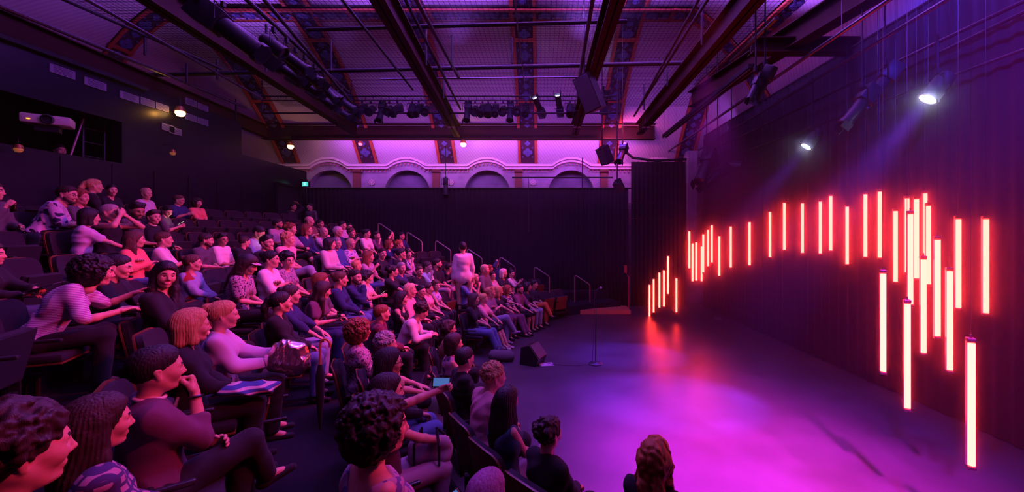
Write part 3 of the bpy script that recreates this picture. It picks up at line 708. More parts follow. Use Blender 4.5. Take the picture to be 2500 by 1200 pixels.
    for i, y in enumerate((1, -1)):
        t = Vector((tl, tr)[i]); hp = (pl, pr)[i]
        if not stand: t = t+Vector((up.x*.2 if t.z > .9 else up.x*.06, 0, 0))
        elif pose != 'up': t.z += .0
        if stand and pose != 'hang' and pose != 'up': t.z += .40
        if stand and pose == 'hang': t.z += .40
        t = pel*0+t
        pole = Vector((-.35, y*.55, -1)) if pose not in ('face', 'up', 'raise', 'photo') else Vector((.2, y*.8, -.8))
        if pose == 'cross': pole = Vector((-.1, y*1.1, -.8))
        s0 = SHL[i]; el, wr = ik(s0, t, .285*wd+.02, .245*wd+.02, pole)
        r0 = .048*wd*(1+(girth-1)*.6)
        B.c(s0, el, r0, .038*wd, k=.03); B.c(el, el.lerp(wr, .3), .038*wd, .038*wd, k=.02); B.c(el.lerp(wr, .3), wr, .037*wd, .025, k=.02)
        if sleeve > 0:
            if sleeve <= .5: TP.c(s0, s0.lerp(el, sleeve*2), r0+.016, .058*wd+.006, k=.035)
            else: TP.c(s0, el, r0+.016, .060*wd, k=.035); TP.c(el, el.lerp(wr, (sleeve-.5)*1.9), .060*wd, .046*wd, k=.03)
        d = (wr-el).normalized(); d0 = d.copy()
        pn = Vector((0, 0, 1)) if pose not in ('clap', 'face', 'chin', 'chinl', 'brow', 'up', 'phone', 'photo', 'drink') else Vector((.3, y*1., .2))
        if pose in ('chin', 'chinl', 'brow', 'face'): pn = Vector((1, y*.3, .2)); d = (d+Vector((-.05, -y*.35, .25))).normalized()
        z = (pn-d*pn.dot(d)).normalized(); yv = z.cross(d)
        th = -y          # thumbs point to the middle
        Mx = Matrix((d, yv*(1 if True else 1), z)).transposed().to_4x4()
        Mx.translation = wr-d*.005
        V, Q = hand_shape(hp, hn); V = V.copy(); V *= wd*.98+.04
        if th*1 < 0 and True: pass
        if y > 0: V[:, 1] *= -1; Q = Q[:, ::-1]
        hands.append((xf(V, Mx), Q, 0))
    # head
    V, Q, tg = head_shape(hh, g, 'smil' in label); a = look-face
    HM = Matrix.Translation(hd) @ Matrix.Rotation(a, 4, 'Z') @ Matrix.Rotation(math.radians(pitch), 4, 'Y') @ Matrix.Rotation(math.radians(tilt), 4, 'X')
    hs = 1.02 if g == 'm' else .97; HM = HM @ Matrix.Scale(hs, 4)
    bv, bq, _ = B.mesh(h)
    BM = skin(sk); hm = hairm(hc)
    body = np_obj('body', [(bv, bq, 0), (xf(V, HM), Q, tg)]+hands, [BM, EYE, LIP if g == 'f' else BM, hm, WHITE_EYE], root)
    f_ = folds(.005 if stand else .010 if lod < 2 else .006, 15, seed)
    TP_v = TP.mesh(h, noise=f_); cm = clothm(top, pat)
    shirt = np_obj('shirt' if not dress else 'dress', [(TP_v[0], TP_v[1], 0)], cm, root)
    if bare < 1:
        v = BT.mesh(h if lod else .011, noise=folds(.006, 11, seed+1)); np_obj('trousers' if bare < .3 else 'shorts', [(v[0], v[1], 0)], clothm(legs), root)
    if lod < 2 or loc[2] < .2:
        for S_ in shoes:
            v = S_.mesh(h*.8); np_obj('shoe', [(v[0], v[1], 0)], clothm(shoe), root)
    if hair:
        V, Q = hair_shape(hair, hh*1.25); np_obj('hair', [(xf(V, HM), Q, 0)], hm, root)
    if beard:
        key = ('beard', hh)
        if key not in CACHE:
            S_ = SDF()
            for y in (-1, 1):
                S_.c((.0, y*.064, -.005), (.02, y*.052, -.055), .016, .022, k=.02); S_.c((.02, y*.052, -.055), (.078, y*.012, -.098), .024, .024, k=.02)
                S_.c((.104, y*.004, -.040), (.094, y*.026, -.052), .0065, .008, k=.008)
            S_.c((.10, -.012, -.045), (.10, .012, -.045), .006, k=.006); S_.sph((.104, 0, -.056), .018, k=.01, flat=((0, 0, 1), .55), sub=True)
            CACHE[key] = S_.mesh(hh, noise=strands(.0018, 120, 3, 1))[:2]
        V, Q = CACHE[key]; np_obj('beard', [(xf(V, HM), Q, 0)], hm, root)
    if glasses:
        m = MB()
        for y in (-1, 1):
            m.tube([(.112, y*.034+.022*math.cos(t), .008+.018*math.sin(t)) for t in [2*PI*k/12 for k in range(13)]], .0022, 5)
            m.tube([(.110, y*.055, .014), (.0, y*.084, .014), (-.02, y*.084, -.004)], .002, 4)
        m.tube([(.113, -.012, .012), (.113, .012, .012)], .0022, 5)
        m.v = [HM @ p for p in m.v]; m.build('glasses', mat('glasses_frame', (.02, .02, .02), .2), root)
    if cap:
        S_ = SDF(); S_.sph((-.02, 0, .055), .112, k=.01, flat=((0, 1, 0), .86)); S_.c((-.2, 0, -.05), (.2, 0, -.02), .078, k=.01, sub=True)
        V, Q, _ = S_.mesh(.006); o = np_obj('cap', [(xf(V, HM), Q, 0)], mat('cap_black', (.012, .012, .014), .7), root)
        S_ = SDF(); S_.c((.09, -.035, .06), (.09, .035, .06), .055, k=.01, flat=((0, 0, 1), .13)); V, Q, _ = S_.mesh(.005); np_obj('brim', [(xf(V, HM), Q, 0)], mat('cap_brim', (.5, .5, .55), .7), o)
        m = MB(); Mc = HM @ basis((.085, 0, .115), (.85, 0, .5)); m.tube([Mc @ Vector((.0, .016*math.cos(2*PI*k/16), .016*math.sin(2*PI*k/16))) for k in range(17)], .0025, 5); m.tube([Mc @ Vector((0, -.008, -.006)), Mc @ Vector((0, 0, .008)), Mc @ Vector((0, .008, -.006))], .0022, 5); m.build('badge', mat('badge_grey', (.5, .5, .5), .5), o)
    if 'white collar' in label:
        q = nb+up*.012; Mc = Matrix((fw, lat, up)).transposed().to_4x4(); Mc.translation = q
        MB().tube([Mc @ Vector((.064*math.cos(2*PI*i/20)+.012, .060*math.sin(2*PI*i/20), -.012*math.cos(2*PI*i/20))) for i in range(21)], .010, 8).build('collar', clothm('white'), root, smooth=True)
    if watch:
        q = wr-d0*.03; u1 = d0.orthogonal().normalized(); u2 = d0.cross(u1)
        MB().tube([q+(u1*math.cos(2*PI*i/16)+u2*math.sin(2*PI*i/16))*.033 for i in range(17)], .008, 6).build('wrist_watch', mat('watch_black', (.01, .01, .01), .3), root, smooth=True)
    if earring:
        m = MB()
        for k in range(5): m.tube([HM @ Vector((-.006, -.082, -.03-.016*k)), HM @ Vector((-.006, -.084, -.042-.016*k))], [.006, .003], 6)
        m.build('earring', mat('gold', (.7, .35, .1), .25, .9), root)
    root['hand_l'] = list(hands[0][0].mean(0)); root['hand_r'] = list(hands[1][0].mean(0))
    bpy.context.view_layer.update() if False else None
    root['HM'] = [x for r in HM for x in r]
    return root
# ---------------------------------------------------------------- seating rows: circles about the stage, each tier .31 m higher
CX, CY, R0, DK, ZK = 5.1, 8.0, 6.85, .885, .31
def D(*a, **k): return a, k
# (picture x, picture y, head height, row, label, look) ; look: 0 profile to the picture's right, 90 towards the camera, -90 away
PEOPLE = [
D(-20,470,30,7,'person at the frame edge lifting a drink beside the man in leaf-print shirt',20,top='dgrey',pose='drink',hair='short',g='m',sleeve=.9),
D(163,478,33,7,'person in leaf-print shirt with beard and glasses leaning forward',35,g='m',top='lilac',pat='leaf',hair='short',hc='dark',glasses=True,beard=True,pose='lean',lean=22,pitch=8,b=10,girth=1.1),
D(197,484,28,8,'person with auburn hair peeking out behind the leaf-print shirt',40,hair='wavy',hc='auburn',top='dgrey'),
D(230,457,33,8,'person with blond ponytail and black top in the back row',-10,hair='pony',hc='blond',top='black',sleeve=.9,g='m',b=0),
D(273,467,28,8,'person with dark tied-back hair and black shirt beside the blond ponytail',70,hair='bun',hc='black',top='black',sleeve=.9),
D(357,475,27,8,'person with short fair hair in pale sleeveless top at the back',55,hair='short',hc='fair',top='lilac',sleeve=0,g='m'),
D(437,490,24,8,'person in dark blue tee and glasses with thinning hair',25,g='m',hair='short',hc='brown',glasses=True,top='navy',pose='phone',pitch=12),
D(483,497,24,8,'person in coral top with dark curls, hands folded in lap',60,hair='bigcurly',hc='dark',top='coral',girth=1.2,pose='lap'),
D(218,533,47,6,'person in white tee with long black hair, seen from behind',-15,hair='bob',hc='black',top='lilac',pose='lean',lean=6,pitch=5,sleeve=.4,b=5),
D(268,522,40,6,'person holding both bare forearms up against the face',30,g='m',hair='buzz',hc='grey',top='black',pose='face',sleeve=0),
D(333,517,35,7,'person with cropped dark beard and charcoal tee looking down',60,g='m',hair='quiff',hc='black',beard=True,top='dgrey',sk=3,pitch=18,lean=8,b=20),
D(375,533,34,6,'person in black jacket over white collar, smiling',55,g='m',hair='quiff',hc='dark',top='black',sleeve=1,b=30),
D(408,517,28,7,'person with face lit by the phone held in both hands',60,g='m',hair='short',hc='black',top='dgrey',pose='phone',pitch=30,lean=8,phone=1,b=20),
D(330,588,43,5,'person in red sweater with long brown hair, arms folded',0,hair='long',hc='brown',top='coral',sleeve=1,pose='cross',legs='denim'),
D(400,588,40,5,'young person in white tee with small chest logo, in profile',5,g='m',hair='short',hc='brown',top='white',pose='phone',b=10,logo=1),
D(503,589,36,5,'person in slate shirt leaning toward a smiling neighbour in white',10,g='m',hair='short',hc='dark',beard=True,top='dgrey',pitch=8,lean=6),
D(-25,625,58,5,'person at the left edge holding a slim tablet on the lap',20,hair='long',hc='dark',top='black',pose='hold',legs='mauve',sleeve=.9),
D(232,668,75,4,'person in striped lilac tee with big dark hair, leaning forward',0,hair='bigcurly',hc='black',top='lilac',pat='finestripe',pose='reach',lean=30,pitch=8,b=5),
D(287,656,58,5,'person in black tee with a small white crown on the chest',15,hair='short',hc='black',g='m',top='black',sleeve=.4,logo=2,pitch=10,pose='lean',lean=10),
D(403,677,50,4,'smiling person with long straight black hair and black v-neck',75,hair='longfront',hc='black',top='black',sleeve=.8,sk=2,b=35,tilt=-6,pose='lap'),
D(470,645,45,4,'person in denim jacket with brown hair tied back',8,hair='bun',hc='brown',top='ldenim',sleeve=1,girth=1.2,pat='blotch'),
D(543,587,33,5,'smiling person with dark hair and plain white tee, glasses',60,g='m',hair='quiff',hc='black',glasses=True,top='white',sk=4,pose='lap',b=40),
D(597,592,30,5,'person with shaved sides and black shirt turned away',-30,g='m',hair='buzz',hc='dark',top='black',sleeve=.9),
D(631,570,26,6,'person in pale blue shirt, face lit white by a phone',30,g='m',hair='short',hc='black',top='ldenim',sleeve=1,pose='phone',pitch=30,lean=10,phone=1),
D(651,595,28,5,'person in black shirt with dark quiff behind the white tee',45,g='m',hair='quiff',hc='black',top='black',sleeve=1),
D(678,548,26,6,'person with full dark beard in pale polo shirt',10,g='m',hair='short',hc='black',beard=True,top='mauve',sk=4,girth=1.15),
D(710,561,25,6,'person in grey tee with reddish wavy hair and bare knee',25,hair='updo',hc='auburn',top='mauve',bare=.5,legpose='crossed',pose='hold'),
D(703,587,32,5,'person in pink tee with curly fair hair, arm over the seat',25,hair='shortcurly',hc='blond',g='m',top='pink',pose='side',legs='ldenim',legpose='crossed',girth=1.1),
D(755,541,21,6,'broad bald person in brown shirt with arms folded',15,g='m',hair='bald',hc='dark',top='brown',pose='cross',girth=1.15),
D(781,548,20,6,'person in dark shirt with close-cropped hair near the far curtain',40,g='m',hair='buzz',hc='black',top='black',sk=4,sleeve=.9),
D(749,563,20,5,'person with red hair and navy shirt in profile',10,hair='bob',hc='auburn',top='navy',sleeve=.9),
D(790,568,20,5,'balding person in pale tee with hand on the neck',45,g='m',hair='bald',hc='dark',top='lightgrey',pose='chin'),
D(805,597,23,4,'person in pale grey shirt with black hair turned to the neighbour',-5,g='m',hair='bob',hc='black',top='lightgrey',sleeve=1),
D(822,596,22,4,'grey-haired person with glasses in bright navy shirt',50,g='m',hair='short',hc='grey',glasses=True,top='blue',sleeve=.9,girth=1.2,pose='lap'),
D(836,551,17,6,'person in lilac shirt with dark hair near the top of the aisle',20,g='m',hair='short',hc='black',top='lilac'),
D(825,567,19,5,'white-haired person with glasses and dark blue shirt',20,g='m',hair='short',hc='white',glasses=True,top='navy',sleeve=.9),
D(852,555,16,6,'person in black with dark glasses in the far top row',55,g='m',hair='short',hc='black',glasses=True,top='black'),
D(858,570,19,5,'person with curly brown hair and dark top drinking',40,g='m',hair='shortcurly',hc='brown',top='black',pose='drink'),
D(895,571,19,5,'person in white tee with dark hair tied back, hands clasped',20,hair='bun',hc='black',top='white'),
D(920,576,18,5,'person in plum shirt with hand at the mouth',40,g='m',hair='short',hc='dark',top='plum',pose='chin',sleeve=.7),
D(955,577,17,5,'person in black with both arms raised to the head',45,g='m',hair='short',hc='black',top='black',pose='brow',sleeve=.4),
D(980,577,17,5,'person in dark navy tee beside the handrail, arms on knees',25,g='m',hair='short',hc='black',top='navy',pose='knees'),
D(950,598,20,4,'person with auburn bob holding up a lilac leaflet',0,hair='bob',hc='auburn',top='navy',pose='photo',leaflet=1),
D(975,598,20,4,'person with fair red hair and salmon top behind the leaflet',20,hair='updo',hc='ginger',top='salmon'),
D(856,597,20,4,'white-haired person with glasses in floral blouse',30,hair='short',hc='fair',glasses=True,top='lilac',pat='floral',pose='cross',sleeve=.6),
D(604,650,42,4,'person in black cap with pale brim and floral tee',20,hair='long',hc='dark',cap=1,top='mauve',pat='speck',pitch=22,lean=10,sleeve=.35,girth=1.1),
D(661,637,35,4,'person in white tee with tied black hair, hands crossed',20,hair='bun',hc='black',top='white',girth=1.15,sleeve=.6,pose='cross'),
D(702,638,33,4,'person with black curls, glasses and embroidered pale blouse',60,hair='curly',hc='black',glasses=True,top='mauve',pat='speck',sleeve=.3,girth=1.2,b=30),
D(900,629,25,3,'person with long copper hair and pale top, in profile',5,hair='long',hc='auburn',top='mauve',pose='drink',legs='denim'),
D(933,621,24,3,'person in black scoop-neck tee with receding hair, gesturing',60,g='m',hair='buzz',hc='dark',top='black',sleeve=.8,pose='phone',legs='ldenim',b=30),
D(979,621,22,3,'person in black tee leaning toward a person in patterned top',-5,g='m',hair='short',hc='black',top='black',pose='side'),
D(997,622,18,4,'person in pale patterned top with dark hair, chin on hand',65,hair='updo',hc='dark',top='lilac',pat='floral',pose='chin'),
D(685,743,47,3,'person in black sweater with long dark ponytail',-8,hair='pony',hc='black',top='black',sleeve=1,legs='denim',pose='lap'),
D(709,724,38,3,'person in dark v-neck with brown hair, bracelets on the wrists',-2,hair='bun',hc='dark',top='navy',sleeve=.7,legs='ldenim',pose='knees'),
D(787,712,40,3,'person with long wavy dark hair leaning over a wine glass',-12,hair='longfront',hc='dark',top='plum',sleeve=.3,legs='navy',pose='hold',lean=14,pitch=14),
D(783,690,26,4,'person with auburn hair mostly hidden behind the wine drinker',0,hair='bob',hc='auburn',top='dgrey'),
D(831,684,28,3,'person in navy blouse with brown hair drawn back',-3,hair='bun',hc='brown',top='navy',sleeve=1,legs='denim'),
D(868,679,30,3,'person in navy shirt pressing a fist to the mouth',45,g='m',hair='short',hc='dark',top='navy',sleeve=1,pose='chin',beard=True,legs='denim'),
D(871,650,22,4,'person with short fair hair just behind the navy shirt',-20,g='m',hair='short',hc='blond',top='dgrey'),
D(895,678,29,3,'person in salmon dress with long dark curls and a lit phone',0,hair='wavy',hc='black',top='pink',sleeve=0,pose='phone',phone=1,bare=.6,pitch=12),
D(959,664,24,2,'person in black tee with messy dark bun, elbow on the seat',-5,hair='updo',hc='black',top='black',pose='reach',sleeve=.45),
D(980,656,24,3,'person with silver hair and navy v-neck, arms folded',60,hair='short',hc='grey',top='navy',pose='cross',sleeve=.6,b=30),
D(1024,664,20,3,'person in black tee with a red and white print, facing front',65,g='m',hair='short',hc='brown',top='black',sk=0,b=40,sleeve=.4),
D(1043,653,20,3,'person in white shirt with chin resting on fingers',15,g='m',hair='short',hc='dark',top='white',pose='chin',sleeve=.5),
D(1067,645,20,3,'person in black tee with dark beard, turned to the aisle',-5,g='m',hair='short',hc='black',beard=True,top='black',legs='mauve'),
D(1097,655,20,3,'person bending forward beside the standing person in white',-20,g='m',hair='short',hc='black',top='navy',lean=35,pose='lean',pitch=10,legs='ldenim',sleeve=.8),
D(1001,712,28,2,'person with short fair hair swept back and pink shirt',10,hair='short',hc='fair',top='pink',sleeve=.8,g='m'),
D(1028,713,24,2,'person with black fringe and glasses in black shirt',45,g='m',hair='short',hc='black',glasses=True,top='black',sleeve=1),
D(1045,706,24,2,'person in pale pink vest with dark hair, arms in lap',5,hair='bun',hc='dark',top='pink',sleeve=0,legs='black'),
D(1065,699,22,2,'smiling person in lilac camisole with brown hair',60,hair='updo',hc='brown',top='lilac',pat='floral',sleeve=0,b=25),
D(980,731,34,2,'person in black strapless top with long dark hair and bare shoulder',0,hair='long',hc='black',top='black',sleeve=-1,legs='black'),
D(1028,762,37,2,'person in fluffy white cardigan with dark curls bending forward',-10,hair='curly',hc='dark',top='white',sleeve=1,lean=28,pitch=22,pose='lean'),
D(932,768,38,1,'person with tousled brown hair and dark patterned shirt',-12,g='m',hair='short',hc='auburn',top='maroon',pat='speck',sleeve=1),
D(1140,683,25,1,'person with dark bob in denim dress, hand at chin',5,hair='bob',hc='black',top='denim',sleeve=.45,pose='chin',dress=True),
D(1160,682,24,1,'person with blond hair in black vest touching the cheek',25,hair='bob',hc='fair',top='black',sleeve=0,pose='chin'),
D(1185,676,20,1,'person with white hair and pale polo shirt',10,g='m',hair='short',hc='white',top='lilac',girth=1.15),
D(1184,660,18,2,'person with fair hair half hidden behind the white polo',20,hair='short',hc='fair',g='m',top='dgrey'),
D(1196,656,18,2,'person with brown hair beside the dark jacket',0,hair='bob',hc='auburn',top='maroon'),
D(1211,644,17,3,'person in open dark jacket over pale shirt by the rail',60,g='m',hair='short',hc='black',top='navy',sleeve=1,pose='brow'),
D(1203,674,20,1,'person with glasses and brown hair holding a phone upright',60,hair='short',hc='dark',glasses=True,top='mauve',pose='phone',phone=1,sleeve=.8),
D(1229,668,20,1,'person with long white-blond hair in black blouse',10,hair='bob',hc='white',top='black',sleeve=1),
D(1249,669,17,1,'person in white tee clapping, hair tied up',50,hair='topbun',hc='black',top='white',pose='clap',b=20),
D(1157,732,27,0,'front-row person with long dark hair, black tee and cuffed jeans',-5,hair='long',hc='dark',top='black',legs='denim',legpose='out',bare=.08,pose='lap'),
D(1180,731,27,0,'front-row person in black tunic with fair hair, bare calves, white trainers',0,hair='bun',hc='blond',top='pink',legs='black',bare=.5,legpose='out',pose='knees',shoe='white',girth=1.2),
D(1197,716,26,0,'front-row person in striped waistcoat and pale jeans, legs crossed',-5,g='m',hair='quiff',hc='blond',top='dgrey',pat='finestripe',sleeve=.8,legs='ldenim',legpose='crossed',shoe='lilac',girth=1.15,pose='cross'),
D(1217,713,24,0,'front-row person with blond bob, black tee, reaching arms out',-3,hair='bob',hc='blond',top='black',sleeve=.3,legs='plum',pose='reach',girth=1.2),
D(1239,709,22,0,'front-row person with brown bob and striped tee, legs stretched out',0,hair='bob',hc='auburn',top='navy',pat='stripe',legs='plum',legpose='out',sleeve=.5),
D(1269,707,24,0,'front-row person with beard, glasses, checked shirt and shorts',35,g='m',hair='short',hc='black',beard=True,glasses=True,top='maroon',pat='finestripe',legs='black',bare=.5,pose='knees',sleeve=.5),
D(1288,701,20,0,'front-row person with black bob, black tee and rolled jeans',10,hair='bob',hc='black',top='black',legs='ldenim',bare=.1),
D(1304,695,20,0,'front-row person in black tee and orange trousers, ankle on knee',5,g='m',hair='short',hc='black',top='black',legs='orange',legpose='crossed',bare=.1),
D(1095,805,42,0,'person with glasses and dark hair behind the two dark-haired front seats',-5,hair='wavy',hc='dark',glasses=True,top='khaki'),
D(1108,842,50,0,'person with dark bob and patterned scarf in the near front row',-15,hair='bob',hc='dark',top='mauve',pat='leaf',pose='cross',sleeve=0),
D(1135,880,50,0,'person with cropped black hair and black shawl, back turned',-40,hair='short',hc='black',g='m',top='black',sleeve=1),
D(879,812,60,2,'person with big auburn curls and speckled knit top',-25,hair='bigcurly',hc='auburn',top='mauve',pat='speck',sleeve=1),
D(942,846,52,1,'person with short silvery curls behind the black-haired glasses wearer',-20,hair='shortcurly',hc='grey',g='m',top='khaki',sleeve=.4,pose='knees',bare=.5),
D(950,890,68,1,'person with long black hair and thin glasses, in profile',-8,hair='long',hc='black',glasses=True,top='black',sleeve=.9,legs='denim'),
D(945,962,90,2,'person with dark hair raising a phone to take a picture',-5,hair='long',hc='black',top='plum',sleeve=0,pose='photo',phone=2,legs='mauve'),
D(930,1052,132,2,'person with huge dark curls, gold earring and bare shoulders',-12,hair='bigcurly',hc='black',top='mauve',pat='floral',sleeve=-1,pose='lap',phone=3,bare=.6,b=-25,earring=True),
D(1205,925,60,0,'person with fair curls and pink tee in the nearest front row',-22,g='m',hair='shortcurly',hc='blond',top='pink',lean=10,sleeve=.45),
D(1238,985,75,0,'person with long straight black hair and teal vest, back turned',-50,hair='long',hc='black',top='teal',sleeve=0,legs='mauve',legpose='crossed'),
D(1341,1065,78,0,'person with pinned-up dark curls and black top, hands clasped',-48,hair='updo',hc='dark',top='black',sleeve=.9,pose='lap'),
D(1600,1128,100,0,'person with long wavy ginger hair at the bottom edge',-75,hair='wavy',hc='ginger',top='black',sleeve=.9,legs='black',legpose='crossed'),
D(1190,1222,120,1,'person whose silvery violet hair just enters the bottom edge',-50,hair='bob',hc='purple',top='dgrey'),
D(383,912,123,3,'person in dark sweater over white collar, hand over the mouth',-12,g='m',hair='short',hc='black',top='plum',sleeve=.7,pose='chin',girth=1.15,legs='black',legpose='crossed',b=-8,watch=True),
D(240,1046,134,3,'person with long dark hair and plaid shirt at the lower left',-12,hair='long',hc='dark',top='mauve',pat='plaid',sleeve=.95,b=-15),
D(40,1122,155,3,'person with dark curls at the bottom left corner',-15,hair='curly',hc='dark',top='black',g='m',b=-15),
D(467,803,82,3,'person with blond bob and dark scarf, hands together',-12,hair='bob',hc='blond',top='black',sleeve=.8,pose='lap',legs='black'),
D(545,775,72,3,'person in pink blouse with fair hair drawn back, holding a silver bag',0,hair='bun',hc='blond',top='lilac',sleeve=1,pose='hold',girth=1.1),
]
def fit_person(px, py, h, k):
    best = None; s_h = h/.25 if h else None
    for kk in ([k] if k is not None else range(9)):
        R = R0+DK*kk
        for i in range(0, 400):
            s = 52*(1300/52)**(i/400); X = (px-PX0)/s; Y = FL/s
            if Y > DFAR-.9: continue
            dR = math.hypot(X-CX, Y-CY)-R; z = HC-(py-PY0)/s; dz = z-(ZK*kk+1.19)
            e = (dR/.22)**2+(dz/.10)**2+((math.log(s/s_h)/.16)**2 if s_h else 0)+(9 if X < XL+.45 else 0)
            if best is None or e < best[0]: best = (e, kk, s, dR, dz)
    return best
def fit_auto(a):
    f = fit_person(a[0], a[1], a[2], a[3])
    return f if f[0] < 3.5 else fit_person(a[0], a[1], a[2], None)
FIT = [fit_auto(a) for a, k in PEOPLE]
def relax():
    f = [list(x) for x in FIT]
    for _ in range(3):
        for i, ((a, k), c) in enumerate(zip(PEOPLE, f)):
            px, py, h, kk = a[:4]; s_h = h/.25 if h else None; best = None
            for j in range(-16, 17):
                s = c[2]*(1+.012*j); X = (px-PX0)/s; Y = FL/s
                if Y > DFAR-.9 or X < XL+.4: continue
                R = R0+DK*c[1]; dR = math.hypot(X-CX, Y-CY)-R; dz = HC-(py-PY0)/s-(ZK*c[1]+1.19)
                e = (dR/.22)**2+(dz/.10)**2+((math.log(s/s_h)/.16)**2 if s_h else 0)
                for q, o in enumerate(f):
                    if q == i: continue
                    b = PEOPLE[q][0]; d = math.hypot(X-(b[0]-PX0)/o[2], Y-FL/o[2])
                    if d < .52: e += ((.52-d)/.06)**2*.5
                if best is None or e < best[0]: best = (e, c[1], s, dR, dz)
            if best: f[i] = list(best)
    return f
FIT = relax()
def tier(X, Y):
    r = math.hypot(X-CX, Y-CY); k = max(0, min(8, int((r-(R0-.58))//DK))); 
    if Y > 13.3: k = min(k, 7)
    return k
# stepped platform under the rows
def ring(k):
    r0 = R0+DK*k-.58; r1 = r0+DK if k < 8 else 20; z = ZK*k; m = MB(); n = 90; a0, a1 = math.radians(-66), math.radians(72)
    def cl(x, y): return (max(x, XL+.0), max(min(y, DFAR-.02), -2.5))
    pts = []
    for i in range(n+1):
        a = a0+(a1-a0)*i/n; p = cl(CX-r0*math.cos(a), CY+r0*math.sin(a)); q = cl(CX-r1*math.cos(a), CY+r1*math.sin(a)); pts.append((p, q))
    for i in range(n):
        (p, q), (p2, q2) = pts[i], pts[i+1]
        if abs(p[0]-q[0])+abs(p[1]-q[1]) < 1e-6 and abs(p2[0]-q2[0])+abs(p2[1]-q2[1]) < 1e-6: continue
        if k == 8 and (p[1]+p2[1])/2 > 13.3: continue
        m.cur = 0; m.add([(*p, z), (*q, z), (*q2, z), (*p2, z)], [(0, 3, 2, 1)]); m.add([(*p, z-ZK), (*p2, z-ZK), (*p2, z), (*p, z)], [(0, 3, 2, 1)])
        m.cur = 1; m.add([(p[0], p[1], z+.003), (p[0]*.996+q[0]*.004-.03, p[1], z+.003), (p2[0]-.03, p2[1], z+.003), (p2[0], p2[1], z+.003)], [(0, 1, 2, 3)])
    if k == 8:
        m.cur = 0; m.add([(XL, 13.3, z), (CX-r0*math.cos(math.radians(27)), 13.3, z), (CX-r0*math.cos(math.radians(27)), 13.3, z-ZK), (XL, 13.3, z-ZK)], [(0, 1, 2, 3)])
    m.build('floor_tier_%d' % k, [CARPET, STEEL], kind='structure')
for k in range(1, 9): ring(k)
m = MB(); m.add([(XL, 13.28, ZK*7), (XL, DFAR-.05, ZK*7), (-7.6, DFAR-.05, ZK*7), (-7.6, 13.28, ZK*7)], [(0, 3, 2, 1)]); m.build('floor_landing', CARPET, kind='structure')
# ---------------------------------------------------------------- tip-up theatre seats
SEATP = mat('seat_fabric', (.012, .008, .013), .85, sheen=.03, spec=.2, bump=.2, bscale=300)
def rr(w_, h_, r, n=5):
    o = []
    for cx, cy, a in ((w_/2-r, h_/2-r, 0), (-w_/2+r, h_/2-r, 90), (-w_/2+r, -h_/2+r, 180), (w_/2-r, -h_/2+r, 270)):
        for k in range(n+1): t = math.radians(a+90*k/n); o.append((cx+r*math.cos(t), cy+r*math.sin(t)))
    return o
def curved_panel(w_, h_, r, th, bow, M_):
    m = MB(); out = rr(w_, h_, r); n = len(out)
    def pt(x, y, d): return (d-bow*(1-(2*x/w_)**2)*0-bow*(2*x/w_)**2*-1, x, y)
    vs = [pt(x*.0, y*.0, 0) for x, y in out[:1]]
    rings = []
    for sc_ in (0, .5, .85, 1): rings.append([pt(x*sc_, y*sc_, 0) for x, y in out])
    v = []; f = []
    for side, d in ((0, -th/2), (1, th/2)):
        for rg in rings: v += [(p[0]+d, p[1], p[2]) for p in rg]
    N = n
    for side in (0, 1):
        b = side*4*N
        for j in range(3):
            for k in range(N):
                q = (b+j*N+k, b+j*N+(k+1) % N, b+(j+1)*N+(k+1) % N, b+(j+1)*N+k); f.append(q if side else q[::-1])
    for k in range(N): f.append((3*N+k, 3*N+(k+1) % N, 7*N+(k+1) % N, 7*N+k))
    m.add(v, f, M_); return m
def make_seat(folded, under=WOOD):
    r = empty('theatre_seat'); tb = Matrix.Rotation(math.radians(-12), 4, 'Y')
    MBk = T(-.235, 0, .665) @ tb
    curved_panel(.53, .55, .12, .016, .045, MBk @ T(-.028, 0, 0)).build('back_shell', WOOD, r, smooth=True, label='plywood back shell')
    curved_panel(.50, .52, .11, .045, .045, MBk @ T(.006, 0, 0)).build('backrest', SEATP, r, smooth=True)
    if folded: Ms = T(-.07, 0, .53) @ Matrix.Rotation(math.radians(-78), 4, 'Y')
    else: Ms = T(.05, 0, .43)
    m = MB(); m.box((0, 0, 0), (.44, .47, .07), Ms, bev=.025); o = m.build('seat_pan', SEATP, r, smooth=True)
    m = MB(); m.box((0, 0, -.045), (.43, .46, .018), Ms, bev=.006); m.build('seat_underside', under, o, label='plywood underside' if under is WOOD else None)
    for y in (-1, 1):
        m = MB(); m.box((.0, y*.275, .60), (.30, .035, .03), bev=.01); m.box((-.12, y*.275, .38), (.05, .02, .42)); m.build('armrest', BLACK, r)
    m = MB(); m.box((-.10, 0, .2), (.05, .40, .05)); m.tube([(-.10, -.2, .2), (-.10, -.2, .01)], .022, 8); m.tube([(-.10, .2, .2), (-.10, .2, .01)], .022, 8); m.box((-.10, 0, .008), (.12, .5, .016)); m.build('leg_frame', STEEL, r)
    return r
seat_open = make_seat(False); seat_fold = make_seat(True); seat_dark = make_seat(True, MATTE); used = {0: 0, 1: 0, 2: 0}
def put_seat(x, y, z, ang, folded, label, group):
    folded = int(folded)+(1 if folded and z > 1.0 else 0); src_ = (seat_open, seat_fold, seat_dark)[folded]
    o = src_ if not used[folded] else copy_tree(src_); used[folded] = 1
    o.location = (x, y, z); o.rotation_euler = (0, 0, ang); tag(o, label, 'seat', group); return o
ROWN = ['front row', 'second row', 'third row', 'fourth row', 'fifth row', 'sixth row', 'seventh row', 'eighth row', 'back row']
def seatlabel(l):
    l = l.replace('person ', '').replace('smiling ', '').replace('front-row ', 'front-row '); wd_ = l.split()
    return 'seat of the person '+' '.join(wd_[:12])
rowp = {k: [] for k in range(9)}; SLOT = []; PERSONS = []
def proj(v):
    return (PX0+FL*v.x/v.y, PY0-FL*(v.z-HC)/v.y)
